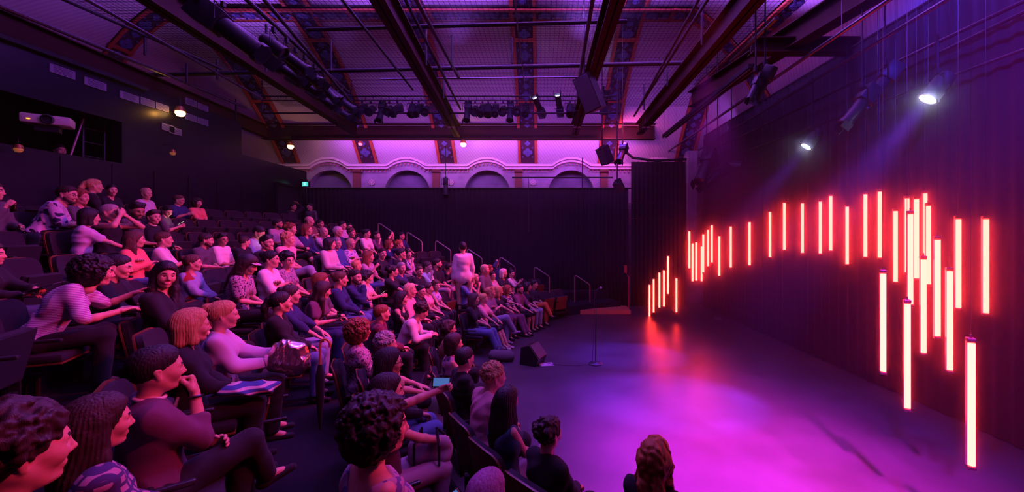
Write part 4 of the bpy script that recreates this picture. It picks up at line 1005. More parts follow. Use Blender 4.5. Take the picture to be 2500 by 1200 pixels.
for (a, kw), f in zip(PEOPLE, FIT):
    px, py, h, kk, label, look = a; kw = dict(kw); e, k, s, dR, dz = f
    head = P(px, py, s); ray = math.atan2(head.y, head.x); toC = math.atan2(CY-head.y, CX-head.x)
    if 'b' in kw: face = ray-PI/2-math.radians(kw.pop('b'))*.9; face = toC+max(-.9, min(.9, (face-toC+PI) % (2*PI)-PI))
    else: face = toC
    lk = ray-PI/2-math.radians(look)
    phone = kw.pop('phone', 0); leaflet = kw.pop('leaflet', 0); logo = kw.pop('logo', 0)
    zf = ZK*k; 
    ln = math.radians(kw.get('lean', 0)+6); up = Vector((math.sin(ln)-.14, 0, math.cos(ln))).normalized(); fw = Vector((0, 1, 0)).cross(up)
    hd = Vector((0, 0, .52))+up*.66+fw*.045
    sc_ = max(.88, min(1.10, (head.z-zf)/hd.z)); 
    if h: sc_ = max(.88, min(1.1, sc_))
    zr = head.z-hd.z*sc_; root = Vector((head.x, head.y, 0))-Rz(face) @ Vector((hd.x*sc_, 0, 0)); root.z = zr if zr < zf+.25 else zf+.25
    rad = math.hypot(root.x-CX, root.y-CY); phi = math.atan2(root.y-CY, CX-root.x)
    rowp[k].append((phi, rad, root.copy(), label)); lod = 0 if s > 190 else (1 if s > 108 else 2)
    PERSONS.append((root, face, lk, sc_, lod, label, kw, phone, leaflet, logo, s, k))
    for rot in (0,):
        x, y = root.x, root.y; put_seat(x+.03*math.cos(toC), y+.03*math.sin(toC), min(zf, root.z), math.atan2(CY-y, CX-x), False, seatlabel(label), 'occupied seats in the '+ROWN[k])
# empty seats fill the gaps of each row
LIM = {0: (-52, 54), 1: (-50, 49), 2: (-48, 42), 3: (-50, 36), 4: (-46, 37), 5: (-41, 34), 6: (-38, 30), 7: (-35, 27), 8: (-32, 23)}
def seat_ok(x, y): return not (x < XL+.42 or y > 14.0 or y < .9 or math.hypot(x, y) < 1.1 or abs(x/max(y, .1)+.0)*FL > 1500 or (y < 3.4 and -2.2 < x < -.3))
nempty = {}
for k in range(9):
    occ = sorted((p, r) for p, r, v, l in rowp[k]); R = R0+DK*k; st = .57/R; lo, hi = [math.radians(v) for v in LIM[k]]; new = []
    if not occ: occ = [(0, R)]
    p, r = occ[0][0]-st, occ[0][1]
    while p > lo: new.append((p, R)); p -= st
    for (p0, r0), (p1, r1) in zip(occ, occ[1:]):
        n = int((p1-p0)/st-.45+.0)
        n = max(0, int((p1-p0)/st+.25)-1)
        for i in range(n): t = (i+1)/(n+1); new.append((p0+(p1-p0)*t, r0+(r1-r0)*t))
    p = occ[-1][0]+st
    while p < hi: new.append((p, R)); p += st
    seq = [(CX-r*math.cos(p), CY+r*math.sin(p)) for p, r in sorted(new)]; seq = [q for q in seq if seat_ok(*q)]
    for i, (x, y) in enumerate(seq):
        put_seat(x, y, ZK*k, math.atan2(CY-y, CX-x), True, 'empty folded seat in the %s, %s empty one from the near end' % (ROWN[k], ordn(i)), 'empty folded seats in the '+ROWN[k])
# ---------------------------------------------------------------- the people take their seats
def cam_screen(col, strength): return mat('screen_%s_%g' % (col[:2], strength), (.1, .1, .1), .2, emit=col, estr=strength)
def phone_at(pos, n_dir, up_dir, label, col=(.6, .8, 1), st=2.2, big=False, wit=True):
    z = Vector(n_dir).normalized(); x = Vector(up_dir); x = (x-z*x.dot(z)).normalized(); y = z.cross(x)
    M_ = Matrix((x, y, z)).transposed().to_4x4(); M_.translation = pos
    r = empty('phone', tuple(pos), label=label, cat='phone'); r.matrix_world = M_; L, W = (.15, .074)
    m = MB(); m.box((0, 0, 0), (L, W, .009), bev=.0035); m.build('case', mat('phone_case', (.02, .02, .025), .3), r)
    m = MB(); m.box((0, 0, .005), (L-.016, W-.008, .002)); o = m.build('screen', mat('phone_screen_%d' % int(st*10+col[0]*7), (.05, .05, .05), .2, emit=col, estr=st), r)
    return r
POBJ = []
for (root, face, lk, sc_, lod, label, kw, phone, leaflet, logo, s, k) in PERSONS:
    kw.setdefault('g', 'f'); pitch = kw.pop('pitch', 2)
    o = make_person(root, face, lk, pitch=pitch, scale=sc_, lod=lod, label=label, **kw)
    POBJ.append(o); M_ = Matrix.Translation(root) @ Rz(face) @ Matrix.Scale(sc_, 4)
    hl = M_ @ Vector(o['hand_l']); hr = M_ @ Vector(o['hand_r']); mid = (hl+hr)/2; HMw = M_ @ Matrix([o['HM'][i*4:i*4+4] for i in range(4)]); eye = HMw @ Vector((.1, 0, .02))
    if phone == 1:
        d = (eye-mid).normalized(); phone_at(mid+d*.03+Vector((0, 0, .03)), d, (0, 0, 1), ('phone held by the '+' '.join(label.replace('person ', '').split()[:11])), (1, .9, .75) , 2.5)
        if 'lit white' in label or 'face lit' in label: 
            l = bpy.data.lights.new('phone_glow', 'AREA'); l.size = .12; l.energy = .22; l.color = (1, .95, .85); q = bpy.data.objects.new('phone_glow', l); C.objects.link(q); q.location = mid+d*.07+Vector((0, 0, .04)); q.rotation_euler = look_rot(eye-q.location)
    elif phone == 2:
        r = phone_at(hl+Vector((-.03, .0, .05)), (Vector((0, 0, HC))-hl), (1, .3, -.12), 'phone with pale blue screen raised to take a picture', (.05, .14, .40), 1.0); r.rotation_euler = r.rotation_euler
    elif phone == 3:
        d = (Vector((0, 0, HC+.3))-mid).normalized(); r = phone_at(mid+Vector((.02, 0, .07)), d, (.7, .2, .5), 'phone with yellow lines on its black screen, nearest to the camera', (.01, .01, .01), 1)
        m = MB()
        for i in range(6): m.box((-.05+i*.02, 0, .0068), (.008, .05-.006*(i % 3), .0012))
        m.build('screen_bars', mat('screen_yellow', (.2, .15, .02), .4, emit=(1, .62, .12), estr=1.2), r)
    if leaflet:
        r = MB(); r.box((0, 0, 0), (.15, .21, .003)); q = r.build('leaflet', mat('leaflet_paper', (.75, .65, .8), .6), label='pale lilac leaflet held up by the auburn bob', cat='leaflet'); q.matrix_world = basis(mid+Vector((0, 0, .08)), (0.9, .3, 0), (0, -1, .3))
    if logo:
        # print on the chest
        up_ = Vector((0, 0, 1)); cpos = M_ @ Vector((.135, .02, .92))
        if logo == 2:
            m = MB(); m.prism([(-.022, -.012), (.022, -.012), (.03, .016), (.012, .0), (0, .022), (-.012, .0), (-.03, .016)], .004)
            q = m.build('crown_print', mat('print_white', (.75, .7, .8), .6), o)
        else:
            m = MB(); m.prism([(.018*math.cos(2*PI*i/10), .008*math.sin(2*PI*i/10)) for i in range(10)], .004); q = m.build('chest_print', mat('print_black', (.02, .02, .02), .6), o)
        q.matrix_parent_inverse = Matrix.Identity(4); q.matrix_basis = basis((.155*1.0, .03 if logo == 1 else -.03, .93), (0, 1, 0), (1, 0, .2)) @ Matrix.Rotation(0, 4, 'Z')
# standing people
def stander(px, py, s, floor_z, face, look, label, **k):
    hd = .93+.66; p = P(px, py, s); sc_ = (p.z-floor_z)/hd; return make_person(Vector((p.x, p.y, floor_z)), face, look, label=label, stand=True, scale=max(.85, min(1.15, sc_)), lod=1, **k)
stander(713, 506, 69, ZK*7, -.2, -.3, 'person standing by the far doorway with one arm raised', g='m', hair='short', hc='black', top='black', sleeve=.9, pose='up', logo=None)
stander(760, 506, 66, ZK*7, -1.8, -2.0, 'person in dark shirt standing beside the far curtain', g='m', hair='short', hc='black', top='dgrey', sleeve=.9, pose='hang')
p = P(1131, 606, 92); kz = tier(p.x, p.y)*ZK
stander(1131, 606, 92, max(p.z-1.75, kz-.1), 2.0, 1.9, 'person in pale shirt and khaki trousers standing with the back turned', g='m', hair='short', hc='black', top='white', sleeve=.95, legs='khaki', pose='hang')
r = make_person(Vector((-10.0, 8.5, 3.27)), -.3, -.2, label='person sitting in the dark booth behind the half wall', g='m', hair='short', hc='dark', top='black', lod=2, sleeve=.9)
# ---------------------------------------------------------------- steel grid, pipes and hung lamps
def zp(px, py, Z): s = (PY0-py)/(Z-HC); return P(px, py, s)
def ibeam(name, a, b, wdt, hgt, label, cat='steel beam', group=None):
    a = Vector(a); b = Vector(b); L = (b-a).length; M_ = basis((a+b)/2, b-a); m = MB(); t = .025
    m.box((0, 0, t/2), (L, wdt, t), M_); m.box((0, 0, hgt-t/2), (L, wdt, t), M_); m.box((0, 0, hgt/2), (L, .03, hgt), M_); return m.build(name, mat('beam_steel', (.022, .008, .005), .7, .0, spec=.12), label=label, cat=cat, group=group)  # brown in the base colour stands in for warm light on the undersides
ZB = 6.25; G_ = 'steel beams of the lighting grid'
ibeam('roof_beam', zp(885, -60, ZB), zp(1116, 335, ZB), .24, .42, 'dark steel beam ending above the warm lamp in the middle', group=G_)
ibeam('roof_beam', zp(1528, -60, ZB), zp(1403, 330, ZB), .24, .42, 'dark steel beam just right of the central ceiling rib', group=G_)
ibeam('roof_beam', zp(1905, -60, ZB), zp(1560, 330, ZB), .24, .42, 'dark steel beam with brown-lit underside over the near stage edge', group=G_)
ibeam('roof_beam', zp(270, -50, ZB), zp(870, 332, ZB), .24, .42, 'long dark steel beam running above the audience', group=G_)
ibeam('roof_beam', zp(-60, 62, ZB), zp(650, 335, ZB), .24, .42, 'dark steel beam closest to the control booth wall', group=G_)
ibeam('roof_beam', zp(2240, -60, ZB+.2), zp(1690, 262, ZB+.2), .3, .45, 'heavy dark steel beam over the red light tubes', group=G_)
ibeam('roof_beam', (-10.2, 15.1, ZB-.02), (4.2, 15.1, ZB-.02), .3, .55, 'dark cross beam in front of the far arches, carrying the grid', group=G_)
ibeam('roof_beam', (4.2, 8.2, 6.35), (6.7, 8.2, 6.35), .25, .3, 'short dark cross beam high in the upper right corner', group=G_)
GP = 'pipes of the lighting grid'
def pipe(a, b, r, label, m=STEEL, n=8, name='grid_pipe'):
    return MB().tube([a, b], r, n).build(name, m, label=label, cat='pipe', group=GP, smooth=True)
ZT = 6.70
pipe(zp(270, 185, ZT), zp(1700, 153, ZT), .05, 'thick cross pipe resting on the beams, lowest of the cross pipes', n=12)
pipe(zp(750, 72, ZT), zp(1530, 52, ZT), .04, 'cross pipe nearest the top of the picture')
pipe(zp(930, 193, ZT), zp(1412, 188, ZT), .022, 'thin pale cross pipe behind the thick one', STEEL2)
LONG = [((1253, -30), (1282, 216), 6.6, .012, 'thin shiny rod along the central rib', STEEL2), ((975, -30), (1124, 266), 6.5, .03, 'long pipe just right of the middle beam', STEEL),
        ((1000, -30), (1120, 190), 6.4, .035, 'long pale-blue steel rail with droppers right of the middle beam', STEEL2), ((812, -30), (1008, 219), 6.5, .025, 'thin slanted pipe left of the middle beam', STEEL),
        ((1452, -30), (1412, 205), 6.5, .035, 'long pipe left of the beam beside the central rib', STEEL2), ((1745, -30), (1548, 283), 6.5, .03, 'upper pipe of the pair above the near stage edge', STEEL), ((1722, -30), (1560, 262), 6.3, .025, 'lower pipe of the pair above the near stage edge', STEEL),
        ((440, -30), (835, 244), 6.25, .05, 'pale steel channel above the audience', STEEL2), ((570, -30), (850, 225), 6.3, .035, 'dark pipe carrying a cluster of lamps over the audience', STEEL), ((620, -30), (858, 250), 6.1, .03, 'second dark pipe of the lamp cluster over the audience', STEEL),
        ((-60, -10), (600, 262), 6.5, .04, 'long blue-lit pipe over the booth side', STEEL2), ((90, -30), (540, 168), 6.5, .03, 'dark pipe crossing the upper left corner', STEEL), ((160, -30), (640, 240), 6.4, .03, 'bluish pipe next to the one crossing the upper left', STEEL2),
        ((1897, 44), (1786, 148), 6.1, .035, 'short pipe with a red-lit edge under the ceiling cove', PIPE),
        ((2240, -48), (1628, 372), 5.95, .032, 'first long red-lit pipe above the stage drape', PIPE), ((2390, -48), (1705, 367), 5.8, .03, 'second long red-lit pipe above the stage drape', PIPE), ((2530, -12), (1765, 354), 5.6, .028, 'third long red-lit pipe above the stage drape', PIPE),
        ((2560, 0), (2120, 213), 5.45, .025, 'fourth pipe, bluish, near the upper right corner', PIPE), ((2550, 102), (1830, 366), 5.05, .022, 'lowest long pipe close to the stage drape', PIPE)]
for a, b, Z, r, lb, mt in LONG: pipe(zp(*a, Z), zp(*b, Z), r, lb, mt)
# double batten glowing red from the tubes beneath
r = empty('lamp_batten', label='box batten lit red from below, over the far light tubes', cat='batten')
a, b = zp(1836, 168, 6.1), zp(1622, 336, 6.1); m = MB(); L = (b-a).length; M_ = basis((a+b)/2, b-a); m.box((0, 0, .06), (L, .16, .10), M_, bev=.01); m.build('housing', STEEL, r)
for y in (-.05, .05): m = MB(); m.tube([M_ @ Vector((-L/2, y, -.01)), M_ @ Vector((L/2, y, -.01))], .014, 8); m.build('conduit', STEEL2, r)
# droppers between pipes and ceiling
DROP = [(650, 60, 175), (808, 98, 172), (1040, 55, 160), (1103, 86, 168), (1083, 165, 240), (1714, 10, 110), (1573, 205, 268), (530, 145, 195), (354, 76, 135), (576, 242, 300), (1250, 92, 155), (1410, 200, 300), (1629, 130, 210), (456, 155, 205)]
for i, (x, y0, y1) in enumerate(DROP):
    p = zp(x, y1, 6.3); s = FL/p.y; z1 = HC+(PY0-y0)/s
    MB().tube([p, (p.x, p.y, z1)], .025, 8).build('drop_rod', STEEL, label='vertical rod tying the grid to the ceiling, %s from the left' % ordn(sorted(d[0] for d in DROP).index(x)), cat='rod', group='vertical rods of the grid')
for i, (x, y) in enumerate([(1836, 120), (2055, 75), (2190, 70), (2320, 60), (2253, 100), (2143, 320), (1575, 350), (1621, 350)]):
    p = zp(x, y, 6.1) if y < 300 else P(x, y, 75 if x < 1700 else 146); top = vault(p.x, p.y)
    MB().tube([p, (p.x, p.y, min(top-.02, p.z+2.2))], .006, 6).build('wire', STEEL2, label='thin hanging wire over the stage, %s from the left' % ordn(sorted([1836, 2055, 2190, 2320, 2253, 2143, 1575, 1621]).index(x)), cat='wire', group='wires over the stage')
# safety net under the vault
m = MB(); z = 7.05
for i in range(0, 136): X = -8.6+i*.1; m.box((X, 8.6, z), (.005, 10.4, .005))
for j in range(0, 105): Y = 3.4+j*.1; m.box((-1.85, Y, z+.005), (13.5, .005, .005))
m.build('safety_net', mat('net_wire', (.006, .006, .008), .9, spec=0), label='square wire safety net stretched under the vaulted ceiling', cat='net', kind='thing')
# lamps
LENS_ON = mat('lens_lit', (.6, .6, 1), .2, emit=(.55, .5, 1.0), estr=22); LENS_OFF = mat('lens_dark', (.05, .05, .08), .1); BODY = mat('lamp_body', (.010, .010, .015), .5, spec=.25)
def lamp(loc, aim, label, kind='par', lit=None, size=1., group='stage lamps hung from the grid', drop=.28, rod=False):
    """hung from loc; the can sits drop below"""
    loc = Vector(loc); r = empty('stage_lamp', tuple(loc), label=label, cat='stage lamp', group=group); c = Vector((0, 0, -drop)); d = (Vector(aim)-loc-c).normalized()
    M_ = basis(c, d); m = MB(); m.box((0, 0, -.02), (.05, .07, .09), bev=.008); m.tube([(0, 0, -.04), (0, 0, -.08)], .012, 6); m.build('clamp', STEEL, r)
    m = MB(); side = M_.to_3x3() @ Vector((0, 1, 0)); w_ = .13*size; m.tube([c+side*w_, (side.x*w_, side.y*w_, -.09), (-side.x*w_, -side.y*w_, -.09), c-side*w_], .009, 6); m.build('yoke', STEEL, r)
    if rod: MB().tube([(0, 0, 0), (0, 0, vault(loc.x, loc.y)-loc.z+.01)], .014, 6).build('hanging_rod', STEEL, r)
    RY = Matrix.Rotation(PI/2, 4, 'Y'); m = MB(); z_ = size
    if kind == 'par': m.lathe([(.05*z_, -.2*z_), (.085*z_, -.17*z_), (.10*z_, -.06*z_), (.105*z_, .14*z_), (.112*z_, .15*z_), (.112*z_, .17*z_), (.09*z_, .17*z_), (.088*z_, .12*z_)], 20, M_ @ RY); lx, lr = .125*z_, .088*z_
    else: m.box((-.13*z_, 0, 0), (.24*z_, .17*z_, .19*z_), M_, bev=.02); m.lathe([(.065*z_, -.02), (.075*z_, .0), (.075*z_, .30*z_), (.088*z_, .31*z_), (.088*z_, .36*z_), (.07*z_, .36*z_), (.068*z_, .3*z_)], 18, M_ @ RY); lx, lr = .31*z_, .068*z_
    m.build('can', BODY, r, smooth=True)
    m = MB(); m.lathe([(lr, lx), (lr*.7, lx+.012), (.001, lx+.018)], 18, M_ @ RY); m.build('lens', lit or LENS_OFF, r, smooth=True)
    if kind != 'par':
        for s_ in (-1, 1): m = MB(); m.box((.40*z_, s_*.09*z_, 0), (.10*z_, .004, .12*z_), M_); m.build('barn_door', BODY, r)
    return r
# truss of profile lamps before the far wall
r = empty('lamp_truss', label='long ladder truss carrying a row of dark lamps before the far arches', cat='truss')
S7 = 77.; a0, a1 = P(640, 235, S7), P(1512, 235, S7); m = MB(); m.tube([a0, a1], .025, 8); m.build('top_chord', STEEL, r); b0, b1 = a0-Vector((0, 0, .13)), a1-Vector((0, 0, .13)); m = MB(); m.tube([b0, b1], .02, 8); m.build('lower_chord', STEEL, r)
m = MB(); m.tube([a0-Vector((0, 0, .53)), a1-Vector((0, 0, .53))], .028, 8); m.build('bottom_pipe', STEEL, r)
m = MB()
for k in range(46): q = a0.lerp(a1, k/45); m.tube([q, q-Vector((0, 0, .13))], .008, 5)
m.build('rung_lattice', STEEL, r)
m = MB()
for k in range(5): q = a0.lerp(a1, k/4); m.tube([q+Vector((0, 0, .5)), q-Vector((0, 0, .53))], .018, 6)
m.build('hanger_frame', STEEL, r)
tx = [862, 884, 905, 932, 950, 970, 1006, 1022, 1040, 1142, 1160, 1178, 1192, 1210, 1228, 1246, 1262, 1284, 1392, 1404]
for i, x in enumerate(tx):
    p = P(x, 246, S7); lamp(p, (p.x+.3*math.sin(i*2.1), 6, 2.2) if i % 3 else (p.x, 9, 0), 'dark stage lamp on the far truss, %s from the left' % ordn(i), 'profile' if i % 2 else 'par', size=1.25, group='dark stage lamps on the far truss', drop=.3)
for x, y, aim, lb in ((1318, 262, (-1.4, 10.4, 9), 'violet lit lamp tilted up and left on the far truss'), (1366, 258, (0, 10.6, 9), 'violet lit lamp tilted up, right of the first lit one'), (1476, 252, (2.3, 12.2, 9.5), 'violet lit lamp beside the hanging loudspeaker')):
    p = P(x, y, S7-1); lamp(p, aim, lb, 'profile', LENS_ON, 1.25, 'violet lit lamps on the far truss', .05)
# lamps over the audience
rnd = random.Random(5); CL = [(668, 70), (700, 96), (722, 120), (744, 138), (768, 160), (790, 178), (812, 198), (834, 216), (690, 130), (735, 168), (780, 205), (822, 238)]
for i, (x, y) in enumerate(sorted(CL)):
    p = zp(x, y, 6.2); lamp(p, (3+rnd.uniform(-2, 2), p.y+rnd.uniform(-1, 3), 0), 'dark lamp in the cluster over the audience, %s from the left' % ordn(i), 'profile' if i % 3 else 'par', size=1.15, group='dark lamps in the cluster over the audience', drop=.3)
lamp(zp(545, 8, 6.3), (3, 8, 0), 'large dark tilted lamp at the top edge above the audience', 'profile', size=1.9, drop=.35)
# stage side lamps
for x, y, sz, aim, lb in ((1868, 150, .9, (2, 9, 0), 'dark lamp at the near end of the red-lit box batten'), (1845, 165, .7, (1, 6, 0), 'small dark lamp below the red-lit box batten'), (2105, 205, 1.25, (1.5, 7, 0), 'big dark lamp with blue edge over the middle of the stage'), (2215, 150, 1.2, (2, 8, 0), 'dark lamp right of the big blue-edged one'),
                          (1725, 375, 2.0, (2, 9, 0), 'dark lamp left in the hung group by the drape corner'), (1752, 400, 1.6, (0, 11, 0), 'dark lamp lowest in the hung group by the drape corner'), (1520, 345, 1.2, (0, 8, 0), 'dark lamp at the end of the near-edge beam')):
    s = 85 if x < 1800 else 150; p = P(x, y, s); p.x = min(p.x, 5.6); lamp(p, aim, lb, 'profile', size=sz, drop=.3, rod=True)
p = P(1786, 395, 84); lamp(p, (p.x+2, p.y-1.2, p.z-.5), 'dark lamp with pale blue lens facing right by the drape corner', 'par', mat('lens_blue', (.2, .25, .6), .2, emit=(.1, .12, .5), estr=.6), 1.5, drop=.12, rod=True)
lamp(P(1088, 432, 64), P(1088, 700, 66), 'small lamp on a pole before the second arch', 'profile', size=1.1, drop=.3, rod=True)
# lit blue-violet parcans over the stage
LENS_B = mat('lens_lit_blue', (.6, .6, 1), .2, emit=(.6, .65, 1.0), estr=80)
for (p, a, c, e, d), lb in zip(STAGE_PARS, ('bright blue-white lamp on the drape, nearer and larger', 'bright blue-white lamp on the drape, farther and smaller')):
    dd = (Vector(a)-Vector(p)).normalized(); q = Vector(p)-dd*.30; lamp(q+Vector((0, 0, .25)), a, lb, 'par', LENS_B, 1.2, 'lit blue-white lamps on the drape', .25)
    MB().tube([q+Vector((0, 0, .25)), (q.x, q.y, 6.0)], .018, 8).build('drop_rod', STEEL, label='rod holding the '+lb, cat='rod', group='rods of the blue-white lamps')
# hung loudspeakers
def speaker(loc, dims, rot, label, m1=BLACK, cat='loudspeaker'):
    r = empty('hanging_speaker', tuple(loc), label=label, cat=cat); r.rotation_euler = rot; x, y, z = dims; hgt = vault(loc[0], loc[1])-loc[2]; u_ = Euler(rot).to_matrix().transposed() @ Vector((0, 0, 1)); top_ = Vector((0, 0, z/2))
    m = MB(); m.prism([(-x/2, -y*.32), (-x/2, y*.32), (x/2, y/2), (x/2, -y/2)], z); m.build('cabinet', m1, r)
    m = MB(); m.box((x/2+.006, 0, 0), (.012, y*.92, z*.94), bev=.004); m.build('grille', mat('grille_grey', (.05, .05, .06), .6), r)
    m = MB(); m.tube([top_, top_+u_*(hgt-z*.4)], .02, 8); m.box((0, 0, z/2+.02), (x*.6, .06, .03)); m.build('bracket', STEEL, r); return r
speaker(P(1443, 226, 112), (.42, .40, .78), (.25, .35, -2.2), 'large dark loudspeaker hung from the beam right of the central rib')
speaker(P(1478, 378, 76), (.34, .36, .56), (.0, .5, -2.6), 'loudspeaker hung below the grid end, pale side showing', STEEL2)
r = speaker(P(1512, 452, 78), (.26, .3, .34), (.3, .7, -1.9), 'pale lamp box hanging lowest before the black curtain corner', STEEL2, 'stage lamp')
# warm house lamps
for i, (x, y, on, s, lb) in enumerate(((425, 272, 1, 98, 'warm lamp glowing on the booth wall'), (639, 355, 1, 68, 'warm lamp glowing beside the first ceiling rib'), (1131, 350, 1, 67, 'warm lamp glowing under the middle beam end'), (880, 350, 0, 67, 'dim warm lamp under the cross beam, left of the middle one'), (385, 372, 0, 100, 'unlit copper lamp low on the booth wall'), (38, 362, 0, 142, 'small amber reflecting lamp in the booth window'))):
    p = P(x, y, s); p.x = max(p.x, XL+.22); r = empty('house_lamp', tuple(p), label=lb, cat='lamp', group='warm house lamps'); m = MB(); m.lathe([(.03, .14), (.08, .12), (.12, .0), (.11, .0)], 16); m.build('shade', mat('copper', (.3, .12, .04), .35, .6), r, smooth=True)
    m = MB(); m.lathe([(.001, -.13), (.07, -.11), (.11, -.04), (.09, .01), (.04, .04)], 16); m.build('bulb', mat('bulb_warm', (1, .7, .3), .3, emit=(1, .5, .15), estr=9) if on else mat('bulb_dim', (.6, .3, .1), .2, emit=(1, .35, .08), estr=.12), r, smooth=True)
    m = MB(); m.tube([(0, 0, .1), (0, 0, .34)]+([((XL-p.x)/(1 if on else .55)-.01, 0, .34)] if p.x < XL+.3 else [(0, 0, .5)]), .012, 6); m.build('stem', STEEL, r)
    if not on: r.scale = (.55,)*3 if x < 500 else (.7,)*3
    if on:
        l = bpy.data.lights.new('house_glow', 'POINT'); l.color = WARM; l.energy = 11 if x > 500 else 5; l.shadow_soft_size = .05; q = bpy.data.objects.new('house_glow', l); C.objects.link(q); q.location = p+Vector((.06, -.16, -.10))
l = bpy.data.lights.new('house_glow', 'POINT'); l.color = WARM; l.energy = 1.2; l.shadow_soft_size = .05; q = bpy.data.objects.new('house_glow', l); C.objects.link(q); q.location = (XL+.3, 6.6, 5.7)
# air vents on the booth wall
for i, (x, y) in enumerate([(155, 175), (235, 205), (318, 237), (362, 250), (398, 262), (468, 250), (497, 262), (468, 287), (497, 297), (430, 320), (412, 312)]):
    s = (PX0-x)/(-XL-.03); z = HC+(PY0-y)/s; yy = FL/s; r = empty('air_vent', (XL+.012, yy, z), label=['first', 'second', 'third', 'fourth', 'fifth', 'upper sixth', 'upper seventh', 'lower sixth', 'lower seventh', 'low wide right', 'low wide left'][i]+' small pale louvred panel from the left on the booth wall', cat='vent', group='louvred panels on the booth wall')
    m = MB(); m.box((0, 0, 0), (.02, .42 if x < 350 else .34, .16)); m.build('frame', mat('vent_grey', (.20, .19, .30), .5), r)
    m = MB()
    for j in range(5): m.box((.012, 0, -.055+j*.027), (.006, .30, .006))
    m.build('louvre_slat', STEEL, r)
# booth: projector, ladder, pole
r = empty('projector', tuple(P(118, 296, 132)), label='white projector in the booth window above the half wall', cat='projector'); r.rotation_euler = (0, 0, -.9)
m = MB(); m.box((0, 0, 0), (.36, .62, .17), bev=.03); m.build('casing', mat('projector_white', (.72, .68, .72), .4), r, smooth=True)
m = MB(); m.lathe([(.085, 0), (.09, .05), (.07, .06), (.06, .02)], 20, T(.17, .03, 0) @ Matrix.Rotation(PI/2, 4, 'Y')); m.build('lens_ring', BLACK, r)
m = MB(); m.box((.185, -.2, -.02), (.01, .04, .015)); m.build('indicator_light', mat('amber_led', (.5, .2, .02), .4, emit=(1, .3, .02), estr=3), r)
m = MB(); m.box((0, 0, -.14), (.2, .3, .12)); m.build('stand_foot', BLACK, r)
r = empty('ladder', (-9.55, 8.55, 4.24), label='aluminium ladder leaning inside the booth window', cat='ladder')
for y in (0, .42): m = MB(); m.tube([(0, y, 0), (-.12, y+.12, 1.3)], .018, 6); m.build('rail', STEEL2, r)
for k in range(4): m = MB(); z = .15+k*.3; m.tube([(-.12*z/1.3, .12*z/1.3, z), (-.12*z/1.3, .42+.12*z/1.3, z)], .014, 6); m.build('rung', STEEL2, r)
MB().tube([(-9.5, 8.25, 4.24), (-9.55, 8.55, 5.15)], .02, 8).build('leaning_pole', mat('pole_rose', (.35, .2, .2), .4, .5), label='slanting thin pole between the projector and the ladder', cat='pole')
# pipe frames before the far curtain
MB().tube([P(1250, 433, 63.9), P(1496, 433, 63.9)], .03, 8).build('frame_pipe', STEEL, label='horizontal pipe before the third and fourth arches', cat='pipe')
MB().tube([P(1422, 385, 63.9), P(1422, 587, 63.9)], .022, 8).build('frame_pipe', STEEL, label='vertical pipe crossing the horizontal one before the fourth arch', cat='pipe')
MB().tube([P(1290, 428, 63.9), P(1290, 566, 63.9)], .014, 8).build('frame_pipe', STEEL2, label='thin pale vertical pipe before the black curtain', cat='pipe')
MB().tube([P(1535, 533, 64.1), P(1535, 495, 64.1), P(1680, 495, 64.1), P(1680, 533, 64.1), P(1535, 533, 64.1)], .012, 6).build('pipe_rectangle', mat('frame_red', (.2, .08, .08), .5, .4), label='faint rectangular pipe frame on the black curtain near the tubes', cat='frame')
MB().tube([P(1530, 372, 64), P(1545, 385, 64), P(1600, 392, 64), P(1685, 388, 64)], .05, 10).build('duct_pipe', STEEL, label='thick curved dark pipe before the rightmost arch', cat='pipe')
# handrails along the far stairs
RS = 68.; RAILS = [(923, 545), (993, 567), (1063, 588), (1140, 608), (1220, 628), (1304, 652), (1403, 672)]
for i, (x, y) in enumerate(RAILS):
    a = P(x, y, RS); b = P(x+37, y+22, RS); za = ZK*tier(a.x, a.y); zb = ZK*tier(b.x, b.y); za = min(za, a.z-.7); zb = min(zb, b.z-.6)
    m = MB(); m.tube([(a.x, a.y, za), (a.x, a.y, a.z-.05), (a.x+.02, a.y, a.z-.01), (a.x+.07, a.y, a.z-.01), (b.x-.04, b.y, b.z+.02), (b.x, b.y, b.z-.03), (b.x, b.y, zb)], .021, 10)
    m.build('handrail', mat('rail_steel', (.45, .35, .36), .35, .6), label='metal handrail by the far stairs, %s from the top' % ordn(i), cat='handrail', group='handrails down the far stairs', smooth=True)
# low lit ramp by the far corner, pillar with red box
m = MB(); m.box((2.0, DFAR-1.55, .07), (2.2, .9, .14)); m.build('step_ramp', mat('ramp_wood', (.42, .18, .09), .5), label='low wooden step at the foot of the far stairs', cat='step')
m = MB(); a = P(1535, 755, 68); m.tube([(a.x, a.y, 0), (a.x, a.y, 1.25)], .02, 8); m.box((a.x-.12, a.y-.02, 1.5), (.10, .06, .28), bev=.01); m.tube([(a.x, a.y, 1.2), (a.x-.12, a.y, 1.4)], .012, 6); m.build('extinguisher_post', mat('red_paint', (.35, .04, .03), .5), label='thin post with a small red box at the far stage corner', cat='post')
